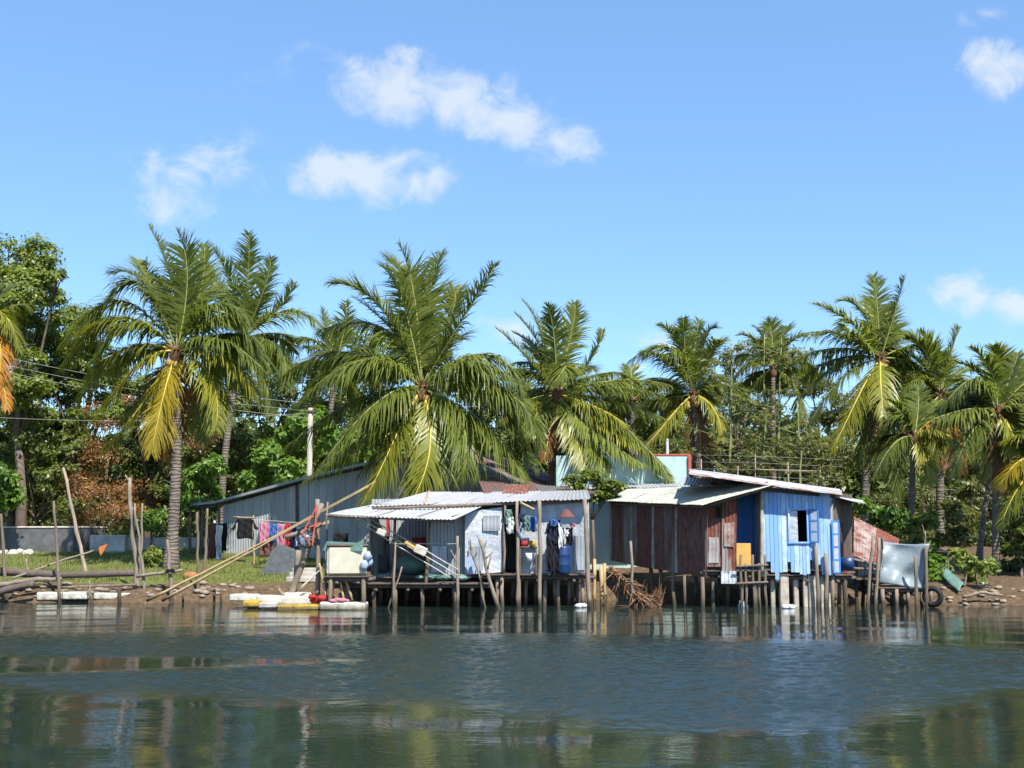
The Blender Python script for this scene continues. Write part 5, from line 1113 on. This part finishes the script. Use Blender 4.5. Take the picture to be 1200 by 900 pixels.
for u in (W0, W1): wd.box(wallp(u, (wz0 + wz1) / 2) + V(0, -.02, 0), (.05, .07, wz1 - wz0 - .055), B - A, bev=.006)
wf = wd.build('window', 'blue', bh)
MB().box(wallp((W0 + W1) / 2, (wz0 + wz1) / 2) + V(-.13, .02, 0), (.24, .02, wz1 - wz0 - .06), B - A).build('pane', 'zinc_flat', wf)
MB().box(wallp((W0 + W1) / 2, (wz0 + wz1) / 2) + V(.1, .55, 0), (.9, .02, 1.2), B - A).build('room_shade_panel', 'opening_shade', bh)  # black panel painted as the unlit room behind the window
def shutter(name, c, w, h, ax, parent, slats):
    m = MB(); ax = Vector(ax).normalized(); up = V(0, 0, 1)
    for s in (-1, 1): m.box(c + ax * (s * (w / 2 - .02)), (.04, .03, h), ax, bev=.004)
    for k in range(slats + 1): m.box(c + up * (-h / 2 + .02 + k * (h - .04) / slats), (w - .082, .028, .045), ax, bev=.004)
    s_ = m.build(name, 'blue_deep', parent)
    m = MB()
    for k in range(slats): m.box(c + up * (-h / 2 + .02 + (k + .5) * (h - .04) / slats), (w - .086, .012, (h - .04) / slats - .05), ax)
    m.build('slat_panel', 'lavender', s_); return s_
shutter('shutter', wallp(W1 + .085, (wz0 + wz1) / 2) + V(0, -.1, 0), .26, wz1 - wz0, (1, -.5, 0), bh, 3)
MB().stick(A + V(-.03, -.03, -.1), D + V(-.03, -.03, 0), .06, .055, .01).build('corner_post', 'pale_post', bh)
m = MB(); bx0, bx1 = at(898, 640, 33.2).x, 8.85
sB = at(998, 650, 35.2); sT = at(998, 584, 35.2)
m.corr(B + V(.02, .03, 0), V(sB.x, sB.y, B.z), V(sT.x, sT.y, C.z), C + V(.02, .03, 0), pitch=.12, amp=.008, width=.5, rag=.01); m.build('side_wall', 'brown_wood', bh)
sd_ = (sB - B); sd_.z = 0; sd_.normalize(); sn = V(sd_.y, -sd_.x, 0)
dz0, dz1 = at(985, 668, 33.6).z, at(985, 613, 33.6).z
p = B + sd_ * .95; MB().box(V(p.x, p.y, (dz0 + dz1) / 2) + sn * .03, (.5, .04, dz1 - dz0), sd_).build('doorway', 'opening_shade', bh)  # black slab stands for the shade in the door opening
shutter('louvre_door', V(B.x + .1, B.y - .05, (at(0, 610, 33).z + at(0, 672, 33).z) / 2), .22, at(0, 610, 33).z - at(0, 672, 33).z, (1, .15, 0), bh, 4)
m = MB(); p = B + sd_ * 1.5; m.box(V(p.x, p.y, (dz0 + dz1) / 2 - .2) + sn * .02, (.4, .02, 1.2), sd_); m.build('rust_panel', 'rust_roof', bh)
m = MB(); m.corr(A + V(0, 3.5, 0), A + V(0, .1, 0), D + V(0, .1, 0), D + V(0, 3.5, .2), pitch=.12); m.corr(A + V(0, 3.6, 0), V(sB.x, 36.6, B.z), V(sB.x, 36.6, C.z), D + V(0, 3.6, 0), pitch=.12); m.build('back_wall', 'shed', bh)
m = MB(); m.corr(at(808, 556, 32.85), at(808, 550, 36.6), at(984, 573, 36.8), at(987, 580, 32.55), pitch=.11, amp=.012, rag=.03)
m.build('roof', 'roof_grey', bh)
m = MB(); m.corr(at(796, 569, 34.2), at(866, 570, 33.8), at(880, 563, 34.8), at(800, 559, 36.2), pitch=.11); m.build('roof_patch', 'roof_grey', bh)
m = MB(); m.corr(at(972, 581, 33.0), at(974, 579, 36), at(1010, 586, 36), at(1014, 590, 33.4), pitch=.11); m.build('lean_to_roof', 'roof_grey', bh)
m = MB()
for a, b, Y in (((892, 573), (978, 582), 33.05), ((892, 568), (900, 566), 33.6)): m.beam(at(*a, Y), at(*b, Y), .06, .09)
m.build('roof_beam', 'dark_wood', bh)
deck(bh, 893, 1000, 33.15, 36.6, at(930, 672, 33.2).z - .02)
m = MB()
for px, w in ((918, .24), (932, .14), (943, .12), (951, .22), (905, .12), (963, .1), (970, .12)):
    a = at(px, 674, 33.25 + random.uniform(0, .15)); MB().box(V(a.x, a.y, (a.z - .9) / 2), (w, w * .8, a.z + .9), (1, random.uniform(-.2, .2), 0), bev=.02).build('stilt', 'pale_post', bh)
stilts(bh, [(957, 640, 32.95), (966, 648, 32.9), (975, 674, 33.1), (985, 674, 33.8), (990, 674, 34.6), (912, 674, 35), (940, 674, 35.4), (975, 674, 36)], 'drift', .055)
m = MB(); c = at(993, 661, 33.4); m.lathe(c - V(0, 0, .18), [(0, 0), (.2, 0), (.27, .36), (.255, .36), (.19, .03)], 18); tag(m.build('blue_tub', 'barrel'), 'blue plastic tub hung outside the dark door of the blue hut', 'tub')
for px, py, lab in ((868, 706, 'pale blue plastic bag floating by the bamboo rack'), (923, 711, 'white plastic bag floating before the blue hut'), (681, 706, 'white scrap floating at the corner post of the grey house')):
    m = MB(); c = at(px, py, 33.0 if px != 923 else 32.6); c.z = .04
    for k in range(4): m.ball(c + V(random.uniform(-.1, .1), random.uniform(-.1, .1), 0), .09, 8, 6, (1.2, 1, .7 if px != 868 else 1.6), jit=.2)
    tag(m.build('floating_bag', 'white' if px != 868 else 'bluebag'), lab, 'plastic bag')

# ---------------------------------------------------------------- right: rusty lean-to, walkway, tarp cabin
lt = thing('rusty_lean_to', V(at(1030, 650, 36.5).x, 36.5, .6), 'low lean-to with sloping red rusty roof right of the blue hut', 'lean-to')
m = MB(); m.corr(at(1000, 650, 36.0), at(1046, 672, 34.9), at(1054, 632, 38.4), at(1001, 606, 38.6), pitch=.11, amp=.012, width=.8, rag=.04); m.build('roof', 'rust_roof', lt)
for px, py, Y in ((1003, 652, 36.2), (1044, 668, 35.2), (1050, 636, 38.2), (1004, 612, 38.4)):
    a = at(px, py, Y); MB().stick(V(a.x, Y, ground_z(a.x, Y) - .3), a, .05, .045, .02).build('post', 'post', lt)
m = MB(); m.corr(V(at(1004, 660, 38.3).x, 38.3, .6), V(at(1050, 660, 38.2).x, 38.2, .6), at(1050, 637, 38.2), at(1004, 613, 38.3), pitch=.12); m.build('back_wall', 'shed', lt)
wk = thing('walkway', at(1010, 706, 34).xy.to_3d(), 'rickety plank walkway from the blue hut to the tarpaulin cabin', 'walkway')
m = MB(); za = at(1010, 678, 33.6).z
for i in range(5): m.box(V(at(1015, 0, 33.6).x, 33.3 + i * .2, za + random.uniform(-.01, .01)), (2.0, .18, .05), bev=.008)
m.build('planks', 'brown_wood', wk)
for a, b in (((998, 655), (1036, 664)), ((1000, 666), (1038, 668))): MB().stick(at(*a, 33.2), at(*b, 33.3), .04, .035, .015).build('handrail', 'post', wk)
stilts(wk, [(993, 680, 33.3), (1002, 680, 33.6), (1010, 680, 34.1), (1020, 680, 33.3)], 'dark_wood', .055, 'stilt')
for (t, b) in (((1023, 628), (1014, 706)), ((1030, 630), (1024, 700))):
    a = at(*b, 33.0); a.z = -.4; MB().stick(a, at(*t, 33.0), .05, .04, .02).build('rail_post', 'drift', wk)
tcab = thing('tarp_cabin', at(1060, 706, 33.5).xy.to_3d(), 'grey tarpaulin screen cabin on stilts at the right end', 'cabin')
P00, P10, P11, P01 = at(1030, 683, 33.2), at(1082, 690, 32.9), at(1088, 637, 33.0), at(1034, 634, 33.4)
m = MB()
def tf(u, v):
    p = P00.lerp(P10, u).lerp(P01.lerp(P11, u), v); n = V(0, -1, 0)
    return p + n * (.07 * math.sin(u * 5 + v * 4) + .05 * math.sin(u * 9 - v * 7) + .03 * math.sin(v * 11 + u * 3)) - V(0, 0, .05 * math.sin(u * math.pi) * v), n
m.grid(tf, 30, 24, .006, smooth=True); m.build('tarpaulin', 'tarp', tcab)
m = MB(); 
def tf2(u, v):
    p = P10.lerp(P10 + V(.35, 1.6, 0), u).lerp(P11.lerp(P11 + V(.35, 1.6, 0), u), v); return p + V(.05 * math.sin(u * 7 + v * 4), 0, 0), V(1, -.2, 0).normalized()
m.grid(tf2, 16, 14, .006, smooth=True); m.grid(lambda u, v: (tf2(u, v)[0] + (P00 - P10) * 1.0, V(-1, 0, 0)), 16, 14, .006, smooth=True); m.build('side_tarpaulin', 'tarp', tcab)
for px, top, bot, Y in ((1073, 652, 712, 32.7), (1085, 640, 710, 32.85), (1030, 632, 700, 33.3)): 
    a = at(px, bot, Y); a.z = -.5; MB().stick(a, at(px, top, Y), .05, .045, .015).build('post', 'post', tcab)
deck(tcab, 1028, 1086, 32.95, 34.8, at(1055, 688, 32.95).z)
stilts(tcab, [(1034, 690, 33.0), (1042, 690, 33.6), (1049, 690, 33.0), (1057, 690, 33.5), (1064, 690, 33.1), (1078, 692, 33.4), (1090, 690, 33.6)], 'drift', .055)
c = at(1093, 699, 33.0); m = MB(); m.torus(c, .22, .075, (.6, .8, 0)); tag(m.build('old_tyre', 'rubber'), 'old black tyre at the foot of the tarpaulin cabin', 'tyre')
for lab, pt, pb, Y in (('thin stake with forked top behind the tarpaulin cabin', (1084, 622), (1082, 650), 36.5), ('thin stake in the bush right of the tarpaulin', (1112, 648), (1111, 672), 36), ('tallest thin stake among the right bank bushes', (1131, 648), (1132, 690), 35.2)):
    upright('thin_stake', lab, pt, pb, Y, .04, 'drift', 'stake', 'stakes on the right bank', forks=1)
m = MB(); q0, q1 = at(1108, 671, 35.4), at(1128, 690, 34.6)
def gt(u, v):
    ax = (q1 - q0); s = V(.42, .5, .18); p = q0 + ax * u + s * (v - .5) * (1 - .3 * abs(u - .5)); return p + V(0, 0, .12 * math.cos((v - .5) * 3)), V(-.2, -.6, .8).normalized()
m.grid(gt, 12, 8, .02, smooth=True); tag(m.build('green_boat_cover', 'greentarp'), 'faded green curved sheet sliding down the right bank', 'sheet')
m = MB()
for k in range(38):
    px = random.uniform(1092, 1240); x = (px - 600) / 1400 * 34.5; g = V(x, shore(x) + random.uniform(.0, .9), 0); g.z = ground_z(g.x, g.y); s_ = random.uniform(.02, .10); m.ball(g + V(0, 0, s_ * .2), s_, 7, 5, (1.4, 1, .6), jit=.3)
tag(m.build('bank_debris', 'stone'), 'clods and roots strewn along the right waterline', 'debris', kind='stuff')
log('log', 'grey fallen branch on the right bank below the green sheet', [(1128, 700), (1150, 694), (1175, 698)], 34.0, .05, 'drift', 'log', None)

# ---------------------------------------------------------------- poles and wires behind
p = ground(363, 49); up_ = thing('utility_pole', p, 'slim grey concrete pole behind the tin shed', 'pole')
MB().tube([p - V(0, 0, .3), at(364, 478, 49)], [.13, .1], 10).build('shaft', 'conc', up_)
MB().beam(at(358, 482, 48.9), at(370, 482, 48.9), .08).build('crossarm', 'brown_wood', up_)
def wire(label, pts, Y0, Y1, group, r=.009):
    w = []
    for i in range(13):
        t = i / 12; a = at(pts[0][0] + (pts[1][0] - pts[0][0]) * t, pts[0][1] + (pts[1][1] - pts[0][1]) * t, Y0 + (Y1 - Y0) * t); w.append(a - V(0, 0, .25 * math.sin(math.pi * t)))
    return tag(MB().tube(w, r, 5).build('power_line', 'wire'), label, 'wire', group)
for y0, lab in ((411, 'highest of the three wires crossing the dark trees at the left'), (420, 'middle of the three wires crossing the dark trees at the left'), (428, 'lowest of the three close wires crossing the dark trees at the left'), (488, 'single wire well below the other three at the left')):
    wire(lab, [(-30, y0), (364, y0 + 62 if y0 != 488 else 484)], 47, 49, 'power lines at the left')
for y0, lab in ((566, 'upper wire crossing behind the right palm trunks'), (574, 'lower wire crossing behind the right palm trunks')):
    wire(lab, [(1030, y0 - 2), (1240, y0 + 6)], 49, 49, 'power lines at the right')
# wire and stick fence on the slope behind the roofs
fr = thing('stick_fence', ground(880, 46.5), 'pole fence with strung wires behind the blue hut roof', 'fence')
for px, ty in ((822, 538), (868, 546), (884, 532), (927, 541), (962, 548)):
    a = ground(px, 46.5); MB().stick(a - V(0, 0, .3), at(px + random.uniform(-4, 4), ty, 46.5), .035, .022, .05).build('post', 'palebark', fr)
m = MB()
for z in (533, 541, 549, 557): m.tube([at(812, z, 46.45), at(900, z + 2, 46.45), at(988, z + 6, 46.45)], .006, 4)
m.build('wires', 'wire', fr)
MB().stick(at(885, 550, 46.4), at(962, 552, 46.4), .025, .02, .05).build('rail', 'palebark', fr)
